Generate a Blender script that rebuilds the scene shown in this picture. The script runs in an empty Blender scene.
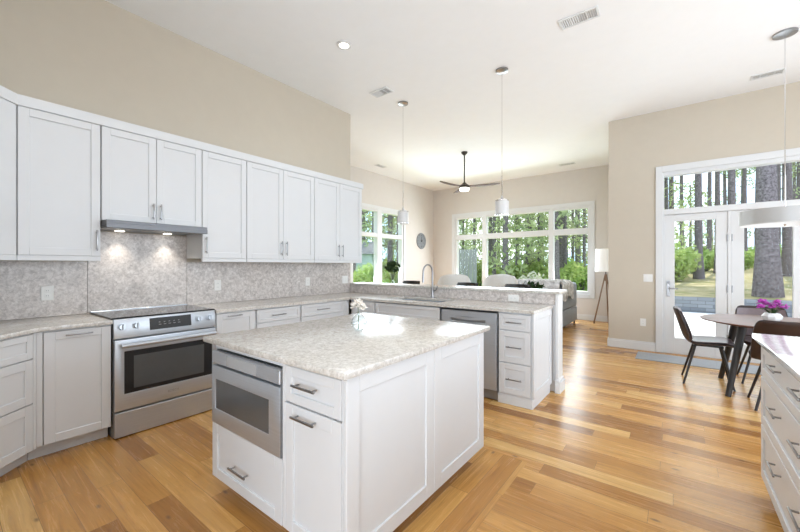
import bpy, bmesh, math, random
from math import pi, sin, cos, radians
from mathutils import Vector, Matrix
random.seed(7)
scene = bpy.context.scene
COL = scene.collection

# ------------------------------------------------------------------ camera
cam_d = bpy.data.cameras.new('camera')
cam_d.sensor_width = 36.0
cam_d.lens = 359.3 / 800 * 36.0
cam_d.shift_y = -0.0006
cam_d.clip_start = 0.02
cam = bpy.data.objects.new('camera', cam_d)
cam.location = (0, 0, 1.33)
cam.rotation_euler = (radians(90), 0, radians(37.5))
COL.objects.link(cam)
scene.camera = cam

# ------------------------------------------------------------------ world, sun, large lights, exposure
WORLD_STRENGTH = 3.0
SUN = 7.0
world = bpy.data.worlds.new('sky')
scene.world = world
world.use_nodes = True
wn, wl = world.node_tree.nodes, world.node_tree.links
wn.clear()
w_out = wn.new('ShaderNodeOutputWorld')
w_bg = wn.new('ShaderNodeBackground')
w_tc = wn.new('ShaderNodeTexCoord')
w_noise = wn.new('ShaderNodeTexNoise')
w_noise.inputs['Scale'].default_value = 3.2
w_noise.inputs['Detail'].default_value = 6
w_ramp = wn.new('ShaderNodeValToRGB')
w_ramp.color_ramp.elements[0].position = 0.40
w_ramp.color_ramp.elements[0].color = (0.42, 0.66, 0.95, 1)
w_ramp.color_ramp.elements[1].position = 0.60
w_ramp.color_ramp.elements[1].color = (0.95, 0.98, 1.0, 1)
wl.new(w_tc.outputs['Generated'], w_noise.inputs['Vector'])
wl.new(w_noise.outputs['Fac'], w_ramp.inputs['Fac'])
wl.new(w_ramp.outputs['Color'], w_bg.inputs['Color'])
w_bg.inputs['Strength'].default_value = WORLD_STRENGTH
wl.new(w_bg.outputs['Background'], w_out.inputs['Surface'])


def light(name, kind, loc, rot, energy, color=(1, 1, 1), **kw):
    d = bpy.data.lights.new(name, kind)
    d.energy = energy
    d.color = color
    for k, v in kw.items():
        setattr(d, k, v)
    o = bpy.data.objects.new(name, d)
    o.location = loc
    o.rotation_euler = rot
    COL.objects.link(o)
    return o


light('sun', 'SUN', (0, 20, 20), (radians(-33), 0, radians(-8)), SUN, (1.0, 0.95, 0.86), angle=radians(1.0))
# fill lights added at the unseen, invented windows behind and beside the camera
light('added_fill_back', 'AREA', (1.2, -2.9, 1.6), (radians(90), 0, 0), 235, (0.78, 0.885, 1.0),
      shape='RECTANGLE', size=3.6, size_y=2.3)
light('added_fill_side', 'AREA', (3.4, 3.0, 1.6), (radians(90), 0, radians(90)), 215, (0.78, 0.885, 1.0),
      shape='RECTANGLE', size=4.9, size_y=2.3)
# daylight entering through the living room windows and the glass door
light('daylight_far_window', 'AREA', (-3.5, 9.60, 1.7), (radians(72), 0, radians(180)), 185, (0.82, 0.92, 1.0),
      shape='RECTANGLE', size=3.4, size_y=2.0)
light('daylight_left_window', 'AREA', (-6.00, 7.08, 1.75), (radians(72), 0, radians(-90)), 95, (0.82, 0.92, 1.0),
      shape='RECTANGLE', size=1.9, size_y=1.9)
light('daylight_door', 'AREA', (0.6, 6.74, 1.45), (radians(90), 0, radians(180)), 22, (0.90, 0.96, 1.0),
      shape='RECTANGLE', size=1.3, size_y=2.3)
scene.view_settings.view_transform = 'Standard'
scene.view_settings.look = 'None'
scene.view_settings.gamma = 1.0
scene.view_settings.use_curve_mapping = False
scene.view_settings.exposure = -0.36

# ------------------------------------------------------------------ materials


class NT:
    """tiny node-tree helper"""

    def __init__(self, name):
        self.m = bpy.data.materials.new(name)
        self.m.use_nodes = True
        self.n, self.l = self.m.node_tree.nodes, self.m.node_tree.links
        self.b = self.n['Principled BSDF']
        self.out = self.n['Material Output']

    def new(self, t, **kw):
        x = self.n.new(t)
        for k, v in kw.items():
            setattr(x, k, v)
        return x

    def plug(self, sock, v):
        if hasattr(v, 'is_linked') or isinstance(v, bpy.types.NodeSocket):
            self.l.new(v, sock)
        else:
            sock.default_value = v

    def math(self, op, a, b=0.0, c=0.0):
        x = self.new('ShaderNodeMath', operation=op)
        self.plug(x.inputs[0], a)
        self.plug(x.inputs[1], b)
        self.plug(x.inputs[2], c)
        return x.outputs[0]

    def mix(self, f, a, b, blend='MIX'):
        x = self.new('ShaderNodeMix', data_type='RGBA', blend_type=blend)
        self.plug(x.inputs[0], f)
        self.plug(x.inputs[6], a)
        self.plug(x.inputs[7], b)
        return x.outputs[2]

    def ramp(self, f, stops):
        x = self.new('ShaderNodeValToRGB')
        e = x.color_ramp.elements
        while len(e) < len(stops):
            e.new(0.5)
        for i, (p, c) in enumerate(stops):
            e[i].position = p
            e[i].color = (*c, 1) if len(c) == 3 else c
        self.l.new(f, x.inputs[0])
        return x.outputs[0]

    def noise(self, vec, scale, detail=4, rough=0.55, dist=0.0):
        x = self.new('ShaderNodeTexNoise')
        if vec is not None:
            self.l.new(vec, x.inputs['Vector'])
        x.inputs['Scale'].default_value = scale
        x.inputs['Detail'].default_value = detail
        x.inputs['Roughness'].default_value = rough
        x.inputs['Distortion'].default_value = dist
        return x.outputs['Fac']

    def obj(self):
        return self.new('ShaderNodeTexCoord').outputs['Object']

    def pos(self):
        return self.new('ShaderNodeNewGeometry').outputs['Position']

    def bump(self, h, strength, dist=0.01):
        x = self.new('ShaderNodeBump')
        x.inputs['Strength'].default_value = strength
        x.inputs['Distance'].default_value = dist
        self.l.new(h, x.inputs['Height'])
        self.l.new(x.outputs[0], self.b.inputs['Normal'])


def simple(name, col, rough=0.5, metal=0.0, vary=0.04, scale=8.0, spec=0.5, bump=0.0, coat=0.0):
    t = NT(name)
    v = t.noise(t.obj(), scale, 3)
    c0 = tuple(max(0, c * (1 - vary)) for c in col)
    c1 = tuple(min(1, c * (1 + vary)) for c in col)
    t.l.new(t.ramp(v, [(0.3, c0), (0.7, c1)]), t.b.inputs['Base Color'])
    t.b.inputs['Roughness'].default_value = rough
    t.b.inputs['Metallic'].default_value = metal
    t.b.inputs['Specular IOR Level'].default_value = spec
    if coat:
        t.b.inputs['Coat Weight'].default_value = coat
    if bump:
        t.bump(t.noise(t.obj(), scale * 12, 2), bump, 0.002)
    return t.m


def steel(name, col, rough):
    t = NT(name)
    mp = t.new('ShaderNodeMapping')
    mp.inputs['Scale'].default_value = (2, 2, 260)
    t.l.new(t.obj(), mp.inputs['Vector'])
    v = t.noise(mp.outputs[0], 1.0, 2)
    t.l.new(t.ramp(v, [(0.3, tuple(c * .93 for c in col)), (0.7, tuple(min(1, c * 1.05) for c in col))]), t.b.inputs['Base Color'])
    t.b.inputs['Metallic'].default_value = 0.72
    t.l.new(t.math('ADD', t.math('MULTIPLY', v, 0.12), rough - 0.06), t.b.inputs['Roughness'])
    return t.m


def quartz(name, base, dark, light_c, rough=0.18, scales=(15.0, 55.0)):
    t = NT(name)
    p = t.pos()
    big = t.noise(p, scales[0], 6, 0.68, 1.5)
    fine = t.noise(p, scales[1], 5, 0.72, 0.6)
    grit = t.noise(p, 170.0, 2, 0.6)
    c = t.ramp(big, [(0.34, dark), (0.48, base), (0.66, light_c)])
    c2 = t.ramp(fine, [(0.36, dark), (0.5, base), (0.62, light_c)])
    m = t.mix(0.55, c, c2)
    vor = t.new('ShaderNodeTexVoronoi', feature='DISTANCE_TO_EDGE')
    vor.inputs['Scale'].default_value = 17
    wv = t.new('ShaderNodeMixRGB')
    wv.inputs[0].default_value = 0.12
    nz = t.new('ShaderNodeTexNoise')
    nz.inputs['Scale'].default_value = 11
    t.l.new(p, nz.inputs['Vector'])
    t.l.new(p, wv.inputs[1])
    t.l.new(nz.outputs['Color'], wv.inputs[2])
    t.l.new(wv.outputs[0], vor.inputs['Vector'])
    vein = t.ramp(vor.outputs['Distance'], [(0.0, (1, 1, 1)), (0.06, (0, 0, 0))])
    m = t.mix(t.math('MULTIPLY', vein, 0.35), m, (*dark, 1))
    m = t.mix(t.ramp(grit, [(0.62, (0, 0, 0)), (0.75, (0.45, 0.45, 0.45))]), m, (*[d * .75 for d in dark], 1))
    t.l.new(m, t.b.inputs['Base Color'])
    t.b.inputs['Roughness'].default_value = rough
    return t.m


def plank_floor():
    t = NT('hickory_planks')
    p = t.new('ShaderNodeSeparateXYZ')
    t.l.new(t.pos(), p.inputs[0])
    x, y = p.outputs[0], p.outputs[1]
    # planks turn by a quarter alongside the island
    k = t.math('MULTIPLY', t.math('MULTIPLY', t.math('GREATER_THAN', x, -1.30), t.math('LESS_THAN', x, -0.795)),
               t.math('LESS_THAN', y, 2.447))
    ik = t.math('SUBTRACT', 1.0, k)
    u = t.math('ADD', t.math('MULTIPLY', x, ik), t.math('MULTIPLY', y, k))
    v = t.math('ADD', t.math('MULTIPLY', y, ik), t.math('MULTIPLY', t.math('ADD', x, 0.03), k))
    row = t.math('FLOOR', t.math('DIVIDE', t.math('ADD', v, 0.04), 0.127))
    wn1 = t.new('ShaderNodeTexWhiteNoise', noise_dimensions='1D')
    t.l.new(t.math('ADD', row, t.math('MULTIPLY', k, 57.3)), wn1.inputs['W'])
    uo = t.math('ADD', u, t.math('MULTIPLY', wn1.outputs['Value'], 5.0))
    col = t.math('FLOOR', t.math('DIVIDE', uo, 1.15))
    cv = t.new('ShaderNodeCombineXYZ')
    t.l.new(row, cv.inputs[0])
    t.l.new(col, cv.inputs[1])
    t.l.new(k, cv.inputs[2])
    wn2 = t.new('ShaderNodeTexWhiteNoise', noise_dimensions='3D')
    t.l.new(cv.outputs[0], wn2.inputs['Vector'])
    rnd = wn2.outputs['Value']
    tone = t.ramp(rnd, [(0.0, (0.300, 0.128, 0.030)), (0.12, (0.44, 0.205, 0.050)), (0.45, (0.56, 0.285, 0.080)),
                        (0.80, (0.64, 0.350, 0.108)), (1.0, (0.72, 0.445, 0.165))])
    gv = t.new('ShaderNodeCombineXYZ')
    t.l.new(t.math('ADD', t.math('MULTIPLY', u, 1.8), t.math('MULTIPLY', rnd, 40)), gv.inputs[0])
    t.l.new(t.math('MULTIPLY', v, 34), gv.inputs[1])
    t.l.new(t.math('MULTIPLY', rnd, 17), gv.inputs[2])
    g = t.noise(gv.outputs[0], 1.0, 8, 0.66, 1.0)
    grain = t.ramp(g, [(0.28, (0.58, 0.48, 0.38)), (0.50, (1, 1, 1)), (0.75, (1.14, 1.16, 1.18))])
    c = t.mix(0.85, tone, grain, 'MULTIPLY')
    kv = t.new('ShaderNodeCombineXYZ')
    t.l.new(t.math('MULTIPLY', u, 2.4), kv.inputs[0])
    t.l.new(t.math('MULTIPLY', v, 5.5), kv.inputs[1])
    vor = t.new('ShaderNodeTexVoronoi', voronoi_dimensions='2D')
    vor.inputs['Scale'].default_value = 1.0
    t.l.new(kv.outputs[0], vor.inputs['Vector'])
    wn3 = t.new('ShaderNodeSeparateColor')
    t.l.new(vor.outputs['Color'], wn3.inputs[0])
    knot = t.math('MULTIPLY', t.ramp(vor.outputs['Distance'], [(0.015, (1, 1, 1)), (0.075, (0, 0, 0))]),
                  t.math('GREATER_THAN', wn3.outputs[0], 0.60))
    c = t.mix(t.math('MULTIPLY', knot, 0.8), c, (0.10, 0.045, 0.018, 1))
    fv = t.math('FRACT', t.math('DIVIDE', t.math('ADD', v, 0.04), 0.127))
    fu = t.math('FRACT', t.math('DIVIDE', uo, 1.15))
    gap = t.math('MAXIMUM', t.math('LESS_THAN', fv, 0.022), t.math('LESS_THAN', fu, 0.0022))
    c = t.mix(t.math('MULTIPLY', gap, 0.65), c, (0.12, 0.055, 0.02, 1))
    t.l.new(c, t.b.inputs['Base Color'])
    t.l.new(t.math('ADD', 0.17, t.math('MULTIPLY', g, 0.18)), t.b.inputs['Roughness'])
    t.bump(t.math('SUBTRACT', g, t.math('MULTIPLY', gap, 2.0)), 0.06, 0.004)
    return t.m


def wood(name, c0, c1, axis=0, rough=0.4):
    t = NT(name)
    mp = t.new('ShaderNodeMapping')
    s = [22, 22, 22]
    s[axis] = 1.6
    mp.inputs['Scale'].default_value = s
    t.l.new(t.obj(), mp.inputs['Vector'])
    g = t.noise(mp.outputs[0], 1.0, 6, 0.6, 1.4)
    t.l.new(t.ramp(g, [(0.3, c0), (0.7, c1)]), t.b.inputs['Base Color'])
    t.b.inputs['Roughness'].default_value = rough
    return t.m


def pane_mat(name, gloss=0.06, tint=(1, 1, 1)):
    t = NT(name)
    t.n.remove(t.b)
    tr = t.new('ShaderNodeBsdfTransparent')
    tr.inputs[0].default_value = (*tint, 1)
    gl = t.new('ShaderNodeBsdfGlossy')
    gl.inputs['Roughness'].default_value = 0.02
    fr = t.new('ShaderNodeLayerWeight')
    fr.inputs[0].default_value = 0.15
    mx = t.new('ShaderNodeMixShader')
    t.l.new(t.math('ADD', t.math('MULTIPLY', fr.outputs['Fresnel'], 0.15 + gloss * .7), gloss * .25), mx.inputs[0])
    t.l.new(tr.outputs[0], mx.inputs[1])
    t.l.new(gl.outputs[0], mx.inputs[2])
    t.l.new(mx.outputs[0], t.out.inputs[0])
    return t.m


def emit(name, col, s, base=(0.85, 0.85, 0.83)):
    t = NT(name)
    t.b.inputs['Base Color'].default_value = (*base, 1)
    t.b.inputs['Emission Color'].default_value = (*col, 1)
    t.b.inputs['Emission Strength'].default_value = s
    t.b.inputs['Roughness'].default_value = 0.35
    v = t.noise(t.obj(), 20, 2)
    t.l.new(t.ramp(v, [(0.3, tuple(c * .97 for c in base)), (0.7, base)]), t.b.inputs['Base Color'])
    return t.m


def leaf(name, dark, light_c, trans=0.45):
    t = NT(name)
    v = t.noise(t.pos(), 1.1, 4)
    oi = t.new('ShaderNodeObjectInfo')
    c = t.ramp(v, [(0.3, dark), (0.7, light_c)])
    hs = t.new('ShaderNodeHueSaturation')
    t.l.new(t.math('ADD', 0.475, t.math('MULTIPLY', oi.outputs['Random'], 0.04)), hs.inputs['Hue'])
    t.l.new(t.math('ADD', 0.85, t.math('MULTIPLY', oi.outputs['Random'], 0.3)), hs.inputs['Value'])
    t.l.new(c, hs.inputs['Color'])
    t.n.remove(t.b)
    df = t.new('ShaderNodeBsdfDiffuse')
    tl = t.new('ShaderNodeBsdfTranslucent')
    t.l.new(hs.outputs[0], df.inputs[0])
    t.l.new(hs.outputs[0], tl.inputs[0])
    mx = t.new('ShaderNodeMixShader')
    mx.inputs[0].default_value = trans
    t.l.new(df.outputs[0], mx.inputs[1])
    t.l.new(tl.outputs[0], mx.inputs[2])
    t.l.new(mx.outputs[0], t.out.inputs[0])
    return t.m


def ground_mat(name, stops, scale):
    t = NT(name)
    v = t.noise(t.pos(), scale, 8, 0.65)
    t.l.new(t.ramp(v, stops), t.b.inputs['Base Color'])
    t.b.inputs['Roughness'].default_value = 0.95
    t.b.inputs['Specular IOR Level'].default_value = 0.1
    return t.m


def stone_mat():
    t = NT('stacked_stone')
    br = t.new('ShaderNodeTexBrick')
    br.inputs['Scale'].default_value = 1.0
    br.inputs['Brick Width'].default_value = 0.34
    br.inputs['Row Height'].default_value = 0.10
    br.inputs['Mortar Size'].default_value = 0.006
    br.inputs['Color1'].default_value = (0.17, 0.185, 0.21, 1)
    br.inputs['Color2'].default_value = (0.27, 0.285, 0.31, 1)
    br.inputs['Mortar'].default_value = (0.13, 0.135, 0.14, 1)
    mp = t.new('ShaderNodeMapping')
    mp.inputs['Rotation'].default_value = (radians(90), 0, 0)
    t.l.new(t.obj(), mp.inputs[0])
    t.l.new(mp.outputs[0], br.inputs['Vector'])
    t.l.new(br.outputs[0], t.b.inputs['Base Color'])
    t.b.inputs['Roughness'].default_value = 0.9
    return t.m


M = dict(
    wall=simple('beige_paint', (0.585, 0.522, 0.430), 0.85, vary=0.012, spec=0.2),
    wall_pale=simple('pale_beige_paint', (0.66, 0.612, 0.562), 0.85, vary=0.012, spec=0.2),
    ceil=simple('ceiling_paint', (0.88, 0.885, 0.89), 0.9, vary=0.008, spec=0.15),
    trim=simple('trim_paint', (0.70, 0.70, 0.695), 0.42, vary=0.01),
    cab=simple('cabinet_paint', (0.675, 0.680, 0.688), 0.40, vary=0.008),
    floor=plank_floor(),
    counter=quartz('countertop_quartz', (0.60, 0.565, 0.515), (0.38, 0.345, 0.305), (0.75, 0.725, 0.69), 0.19),
    splash=quartz('backsplash_quartz', (0.60, 0.545, 0.51), (0.33, 0.288, 0.265), (0.80, 0.755, 0.72), 0.30, (9.0, 34.0)),
    white_quartz=quartz('sideboard_quartz', (0.70, 0.69, 0.66), (0.52, 0.51, 0.48), (0.80, 0.79, 0.77), 0.10),
    steel=steel('brushed_steel', (0.54, 0.575, 0.62), 0.38),
    hood_steel=steel('hood_steel', (0.17, 0.172, 0.18), 0.45),
    steel_dk=steel('dark_steel', (0.30, 0.31, 0.32), 0.34),
    chrome=simple('polished_chrome', (0.72, 0.72, 0.73), 0.14, 1.0, 0.01),
    nickel=simple('satin_nickel', (0.31, 0.31, 0.315), 0.28, 1.0, 0.02),
    black_glass=simple('black_glass', (0.018, 0.018, 0.02), 0.08, 0, 0.05, spec=0.6),
    grey_glass=simple('tinted_oven_glass', (0.085, 0.088, 0.09), 0.10, 0, 0.05, spec=0.6),
    black=simple('black_plastic', (0.02, 0.02, 0.021), 0.5),
    silver_mark=simple('silver_print', (0.30, 0.30, 0.31), 0.5),
    display=simple('display_strip', (0.40, 0.41, 0.42), 0.12, 0, 0.05, spec=0.6),
    plate=simple('plate_plastic', (0.82, 0.81, 0.78), 0.4, vary=0.01),
    slot=simple('slot_grey', (0.30, 0.30, 0.30), 0.6),
    vent=simple('vent_metal', (0.72, 0.73, 0.73), 0.5, vary=0.01),
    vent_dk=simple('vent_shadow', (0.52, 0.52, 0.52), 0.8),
    pane=pane_mat('window_glass', 0.0),
    vase=pane_mat('vase_glass', 0.5, (0.90, 0.93, 0.93)),
    opal=emit('opal_glass', (1.0, 0.97, 0.92), 0.06, (0.60, 0.59, 0.575)),
    lamp=emit('lamp_lens', (1.0, 0.95, 0.86), 5.0),
    lamp_warm=emit('hood_lens', (1.0, 0.93, 0.8), 6.0),
    shade=emit('drum_fabric', (1.0, 0.98, 0.95), 0.0, (0.46, 0.46, 0.455)),
    linen=emit('linen_shade', (1.0, 0.97, 0.93), 0.25, (0.82, 0.81, 0.79)),
    bronze=simple('oiled_bronze', (0.05, 0.038, 0.03), 0.4, 0.6),
    walnut=wood('walnut_blade', (0.045, 0.022, 0.012), (0.085, 0.040, 0.022), 0, 0.65),
    table=wood('table_wood', (0.10, 0.042, 0.027), (0.20, 0.088, 0.056), 0, 0.45),
    teak=wood('tripod_wood', (0.20, 0.12, 0.07), (0.32, 0.20, 0.12), 2),
    blackwood=simple('black_stained_wood', (0.016, 0.014, 0.013), 0.4, 0, 0.1),
    leather=simple('brown_leather', (0.026, 0.012, 0.010), 0.42, 0, 0.12, 30, bump=0.15),
    leather_in=simple('glare_paled_leather', (0.17, 0.125, 0.13), 0.36, 0, 0.08, 30, bump=0.15),  # brown leather paled so the seat's glare sits in the colour
    sofa=simple('grey_sofa_fabric', (0.36, 0.40, 0.46), 0.95, 0, 0.08, 60, spec=0.1, bump=0.3),
    throw=simple('pale_knit', (0.58, 0.58, 0.59), 0.95, 0, 0.42, 11, spec=0.1, bump=0.4),
    cream=simple('cream_upholstery', (0.70, 0.70, 0.68), 0.9, 0, 0.03, 40, spec=0.1, bump=0.2),
    mat=simple('grey_mat', (0.36, 0.37, 0.39), 0.95, 0, 0.10, 40, spec=0.1, bump=0.4),
    clock=simple('pewter_clock', (0.22, 0.23, 0.24), 0.5, 0.3, 0.25, 26),
    clock_dk=simple('clock_hand', (0.03, 0.03, 0.03), 0.5),
    petal=simple('cream_petal', (0.80, 0.74, 0.66), 0.6, 0, 0.06, 40),
    orchid=simple('magenta_petal', (0.42, 0.05, 0.36), 0.55, 0, 0.20, 40),
    stem=simple('green_stem', (0.08, 0.12, 0.04), 0.6, 0, 0.2, 40),
    plant=leaf('houseplant_leaf', (0.015, 0.032, 0.014), (0.06, 0.10, 0.045), 0.15),
    pot=simple('white_ceramic', (0.80, 0.80, 0.79), 0.25, vary=0.02),
    pot_dk=simple('charcoal_ceramic', (0.06, 0.06, 0.065), 0.5, vary=0.1),
    leaf=leaf('tree_leaf', (0.22, 0.30, 0.12), (0.68, 0.74, 0.44)),
    needle=leaf('pine_leaf', (0.18, 0.26, 0.13), (0.62, 0.69, 0.44)),
    bush=leaf('shrub_leaf', (0.25, 0.38, 0.10), (0.60, 0.68, 0.30)),
    palebush=leaf('silvery_leaf', (0.38, 0.42, 0.33), (0.68, 0.70, 0.58)),
    bark=ground_mat('pine_bark', [(0.35, (0.10, 0.085, 0.088)), (0.5, (0.19, 0.165, 0.172)), (0.65, (0.29, 0.26, 0.27))], 16.0),
    straw=ground_mat('pine_straw', [(0.3, (0.16, 0.20, 0.06)), (0.5, (0.34, 0.29, 0.16)), (0.7, (0.50, 0.43, 0.28))], 1.4),
    lawn=ground_mat('lawn', [(0.3, (0.15, 0.30, 0.06)), (0.5, (0.26, 0.42, 0.11)), (0.7, (0.40, 0.50, 0.20))], 2.0),
    patio=ground_mat('patio_concrete', [(0.3, (0.66, 0.67, 0.68)), (0.7, (0.80, 0.81, 0.82))], 3.0),
    stone=stone_mat(),
    shed=simple('blue_grey_siding', (0.50, 0.60, 0.62), 0.7, 0, 0.06),
    roof=simple('shingle_roof', (0.20, 0.21, 0.22), 0.9, 0, 0.15, 20),
    cedar=wood('grey_fence_board', (0.22, 0.22, 0.23), (0.33, 0.33, 0.34), 2, 0.8),
)

# ------------------------------------------------------------------ mesh helpers


class MB:
    def __init__(self):
        self.bm = bmesh.new()

    def box(self, x0, x1, y0, y1, z0, z1, bev=0.0, seg=1):
        b = bmesh.new()
        bmesh.ops.create_cube(b, size=1.0)
        for v in b.verts:
            v.co = Vector(((x0 + x1) / 2 + v.co.x * (x1 - x0), (y0 + y1) / 2 + v.co.y * (y1 - y0), (z0 + z1) / 2 + v.co.z * (z1 - z0)))
        if bev > 0:
            bev = min(bev, abs(x1 - x0) * .45, abs(y1 - y0) * .45, abs(z1 - z0) * .45)
            bmesh.ops.bevel(b, geom=list(b.edges), offset=bev, segments=seg, affect='EDGES', profile=0.5)
        self.merge(b)
        return self

    def merge(self, b, mat=None):
        if mat is not None:
            bmesh.ops.transform(b, matrix=mat, verts=b.verts)
        me = bpy.data.meshes.new('tmp')
        b.to_mesh(me)
        b.free()
        self.bm.from_mesh(me)
        bpy.data.meshes.remove(me)

    def cyl(self, p0, p1, r0, r1=None, seg=20, cap=True):
        r1 = r0 if r1 is None else r1
        p0, p1 = Vector(p0), Vector(p1)
        d = p1 - p0
        b = bmesh.new()
        bmesh.ops.create_cone(b, cap_ends=cap, segments=seg, radius1=r0, radius2=r1, depth=d.length)
        q = d.to_track_quat('Z', 'Y').to_matrix().to_4x4()
        self.merge(b, Matrix.Translation((p0 + p1) / 2) @ q)
        return self

    def lathe(self, prof, c=(0, 0, 0), seg=28, cap=False):
        vs = []
        for r, z in prof:
            vs.append([self.bm.verts.new((c[0] + r * cos(2 * pi * i / seg), c[1] + r * sin(2 * pi * i / seg), c[2] + z)) for i in range(seg)])
        for a, b in zip(vs, vs[1:]):
            for i in range(seg):
                j = (i + 1) % seg
                try:
                    self.bm.faces.new((a[i], a[j], b[j], b[i]))
                except ValueError:
                    pass
        if cap:
            self.bm.faces.new(list(reversed(vs[0])))
            self.bm.faces.new(vs[-1])
        return self

    def tube(self, path, r, seg=12):
        path = [Vector(p) for p in path]
        rr = r if isinstance(r, (list, tuple)) else [r] * len(path)
        rings = []
        a = None
        for i, p in enumerate(path):
            t = (path[min(i + 1, len(path) - 1)] - path[max(i - 1, 0)]).normalized()
            a = t.orthogonal() if a is None else a - t * a.dot(t)
            a.normalize()
            b = t.cross(a).normalized()
            rings.append([self.bm.verts.new(p + (a * cos(2 * pi * k / seg) + b * sin(2 * pi * k / seg)) * rr[i]) for k in range(seg)])
        for a, b in zip(rings, rings[1:]):
            for k in range(seg):
                self.bm.faces.new((a[k], a[(k + 1) % seg], b[(k + 1) % seg], b[k]))
        self.bm.faces.new(list(reversed(rings[0])))
        self.bm.faces.new(rings[-1])
        return self

    def sphere(self, c, r, scale=(1, 1, 1), sub=2, rot=None):
        b = bmesh.new()
        bmesh.ops.create_icosphere(b, subdivisions=sub, radius=r)
        m = Matrix.Translation(c)
        if rot is not None:
            m = m @ rot
        self.merge(b, m @ Matrix.Diagonal((*scale, 1)))
        return self

    def grid(self, pts):
        vs = [[self.bm.verts.new(p) for p in row] for row in pts]
        for a, b in zip(vs, vs[1:]):
            for i in range(len(a) - 1):
                self.bm.faces.new((a[i], a[i + 1], b[i + 1], b[i]))
        return self

    def frame(self, x0, x1, z0, z1, a0, a1, c0, c1, y0, y1):
        """rectangular ring: outer x0..x1,z0..z1, opening a0..a1,c0..c1, front y0, back y1"""
        b = bmesh.new()
        o = [(x0, z0), (x1, z0), (x1, z1), (x0, z1)]
        i = [(a0, c0), (a1, c0), (a1, c1), (a0, c1)]
        L = [[b.verts.new((x, y, z)) for x, z in q] for q, y in ((o, y0), (i, y0), (i, y1), (o, y1))]
        for p, q in ((0, 1), (1, 2), (2, 3), (3, 0)):
            for k in range(4):
                b.faces.new((L[p][k], L[p][(k + 1) % 4], L[q][(k + 1) % 4], L[q][k]))
        bmesh.ops.recalc_face_normals(b, faces=b.faces)
        es = [e for e in b.edges if len(e.link_faces) == 2 and e.calc_face_angle(0) > .5]
        bmesh.ops.bevel(b, geom=es, offset=0.003, segments=2, affect='EDGES', profile=0.5)
        self.merge(b)
        return self

    def prism(self, poly, z0, z1, bev=0.0):
        b = bmesh.new()
        f = b.faces.new([b.verts.new((x, y, z0)) for x, y in poly])
        r = bmesh.ops.extrude_face_region(b, geom=[f])
        bmesh.ops.translate(b, vec=(0, 0, z1 - z0), verts=[v for v in r['geom'] if isinstance(v, bmesh.types.BMVert)])
        bmesh.ops.recalc_face_normals(b, faces=b.faces)
        if bev:
            bmesh.ops.bevel(b, geom=list(b.edges), offset=bev, segments=2, affect='EDGES', profile=0.5)
        self.merge(b)
        return self

    def build(self, name, mat, parent=None, angle=35, recalc=True):
        if recalc:
            bmesh.ops.recalc_face_normals(self.bm, faces=self.bm.faces)
        for f in self.bm.faces:
            f.smooth = True
        lim = radians(angle)
        for e in self.bm.edges:
            if len(e.link_faces) != 2 or e.calc_face_angle(0) > lim:
                e.smooth = False
        me = bpy.data.meshes.new(name)
        self.bm.to_mesh(me)
        self.bm.free()
        me.materials.append(mat)
        o = bpy.data.objects.new(name, me)
        COL.objects.link(o)
        if parent is not None:
            o.parent = parent
        return o


def empty(name, loc=(0, 0, 0), rz=0.0):
    o = bpy.data.objects.new(name, None)
    o.empty_display_size = 0.1
    o.location = loc
    o.rotation_euler = (0, 0, rz)
    COL.objects.link(o)
    return o


def tag(o, label, cat, group=None, kind=None):
    o['label'] = label
    o['category'] = cat
    if group:
        o['group'] = group
    if kind:
        o['kind'] = kind
    return o


def thing(name, label, cat, loc=(0, 0, 0), rz=0.0, group=None):
    return tag(empty(name, loc, rz), label, cat, group)


def copy_tree(o, parent=None):
    c = o.copy()
    COL.objects.link(c)
    if parent is not None:
        c.parent = parent
    for ch in [k for k in bpy.data.objects if k.parent == o]:
        copy_tree(ch, c)
    return c


def struct(name, mb, mat, label=None, cat=None):
    o = mb.build(name, mat)
    o['kind'] = 'structure'
    if label:
        o['label'] = label
    if cat:
        o['category'] = cat
    return o


# ------------------------------------------------------------------ the room shell
H = 3.70
struct('floor', MB().box(-6.25, 3.65, -3.15, 6.95, -0.10, 0.0).box(-6.25, -0.73, 6.95, 9.85, -0.10, 0.0), M['floor'], 'honey coloured hickory plank floor with knots', 'floor')
struct('ceiling', MB().box(-6.25, 3.65, -3.15, 6.95, H, H + 0.15).box(-6.25, -0.73, 6.95, 9.85, H, H + 0.15), M['ceil'], 'high flat white painted ceiling', 'ceiling')
struct('wall_left', MB().box(-4.20, -4.05, -0.80, 4.0, 0, H), M['wall'], 'beige wall above and behind the white upper cabinets', 'wall')
struct('wall_return', MB().box(-6.25, -4.20, 3.85, 4.0, 0, H), M['wall_pale'], 'living room side of the kitchen wall', 'wall')
struct('wall_living_left', MB().box(-6.25, -6.10, 4.0, 6.05, 0, H).box(-6.25, -6.10, 8.12, 9.70, 0, H)
       .box(-6.25, -6.10, 6.05, 8.12, 0, 0.72).box(-6.25, -6.10, 6.05, 8.12, 2.78, H), M['wall_pale'],
       'pale beige living room wall holding the clock', 'wall')
struct('wall_far', MB().box(-6.25, -5.34, 9.70, 9.85, 0, H).box(-1.63, -0.73, 9.70, 9.85, 0, H)
       .box(-5.34, -1.63, 9.70, 9.85, 0, 0.62).box(-5.34, -1.63, 9.70, 9.85, 2.80, H), M['wall_pale'],
       'pale beige wall around the wide living room window', 'wall')
struct('wall_living_right', MB().box(-0.88, -0.73, 6.95, 9.70, 0, H), M['wall'], 'living room wall hidden behind the dining corner', 'wall')
DX0, DX1, DZ = -0.17, 1.37, 2.76
struct('wall_right', MB().box(-0.88, DX0, 6.80, 6.95, 0, H).box(DX1, 3.65, 6.80, 6.95, 0, H)
       .box(DX0, DX1, 6.80, 6.95, DZ, H), M['wall'], 'beige dining wall around the glazed double door', 'wall')
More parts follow.
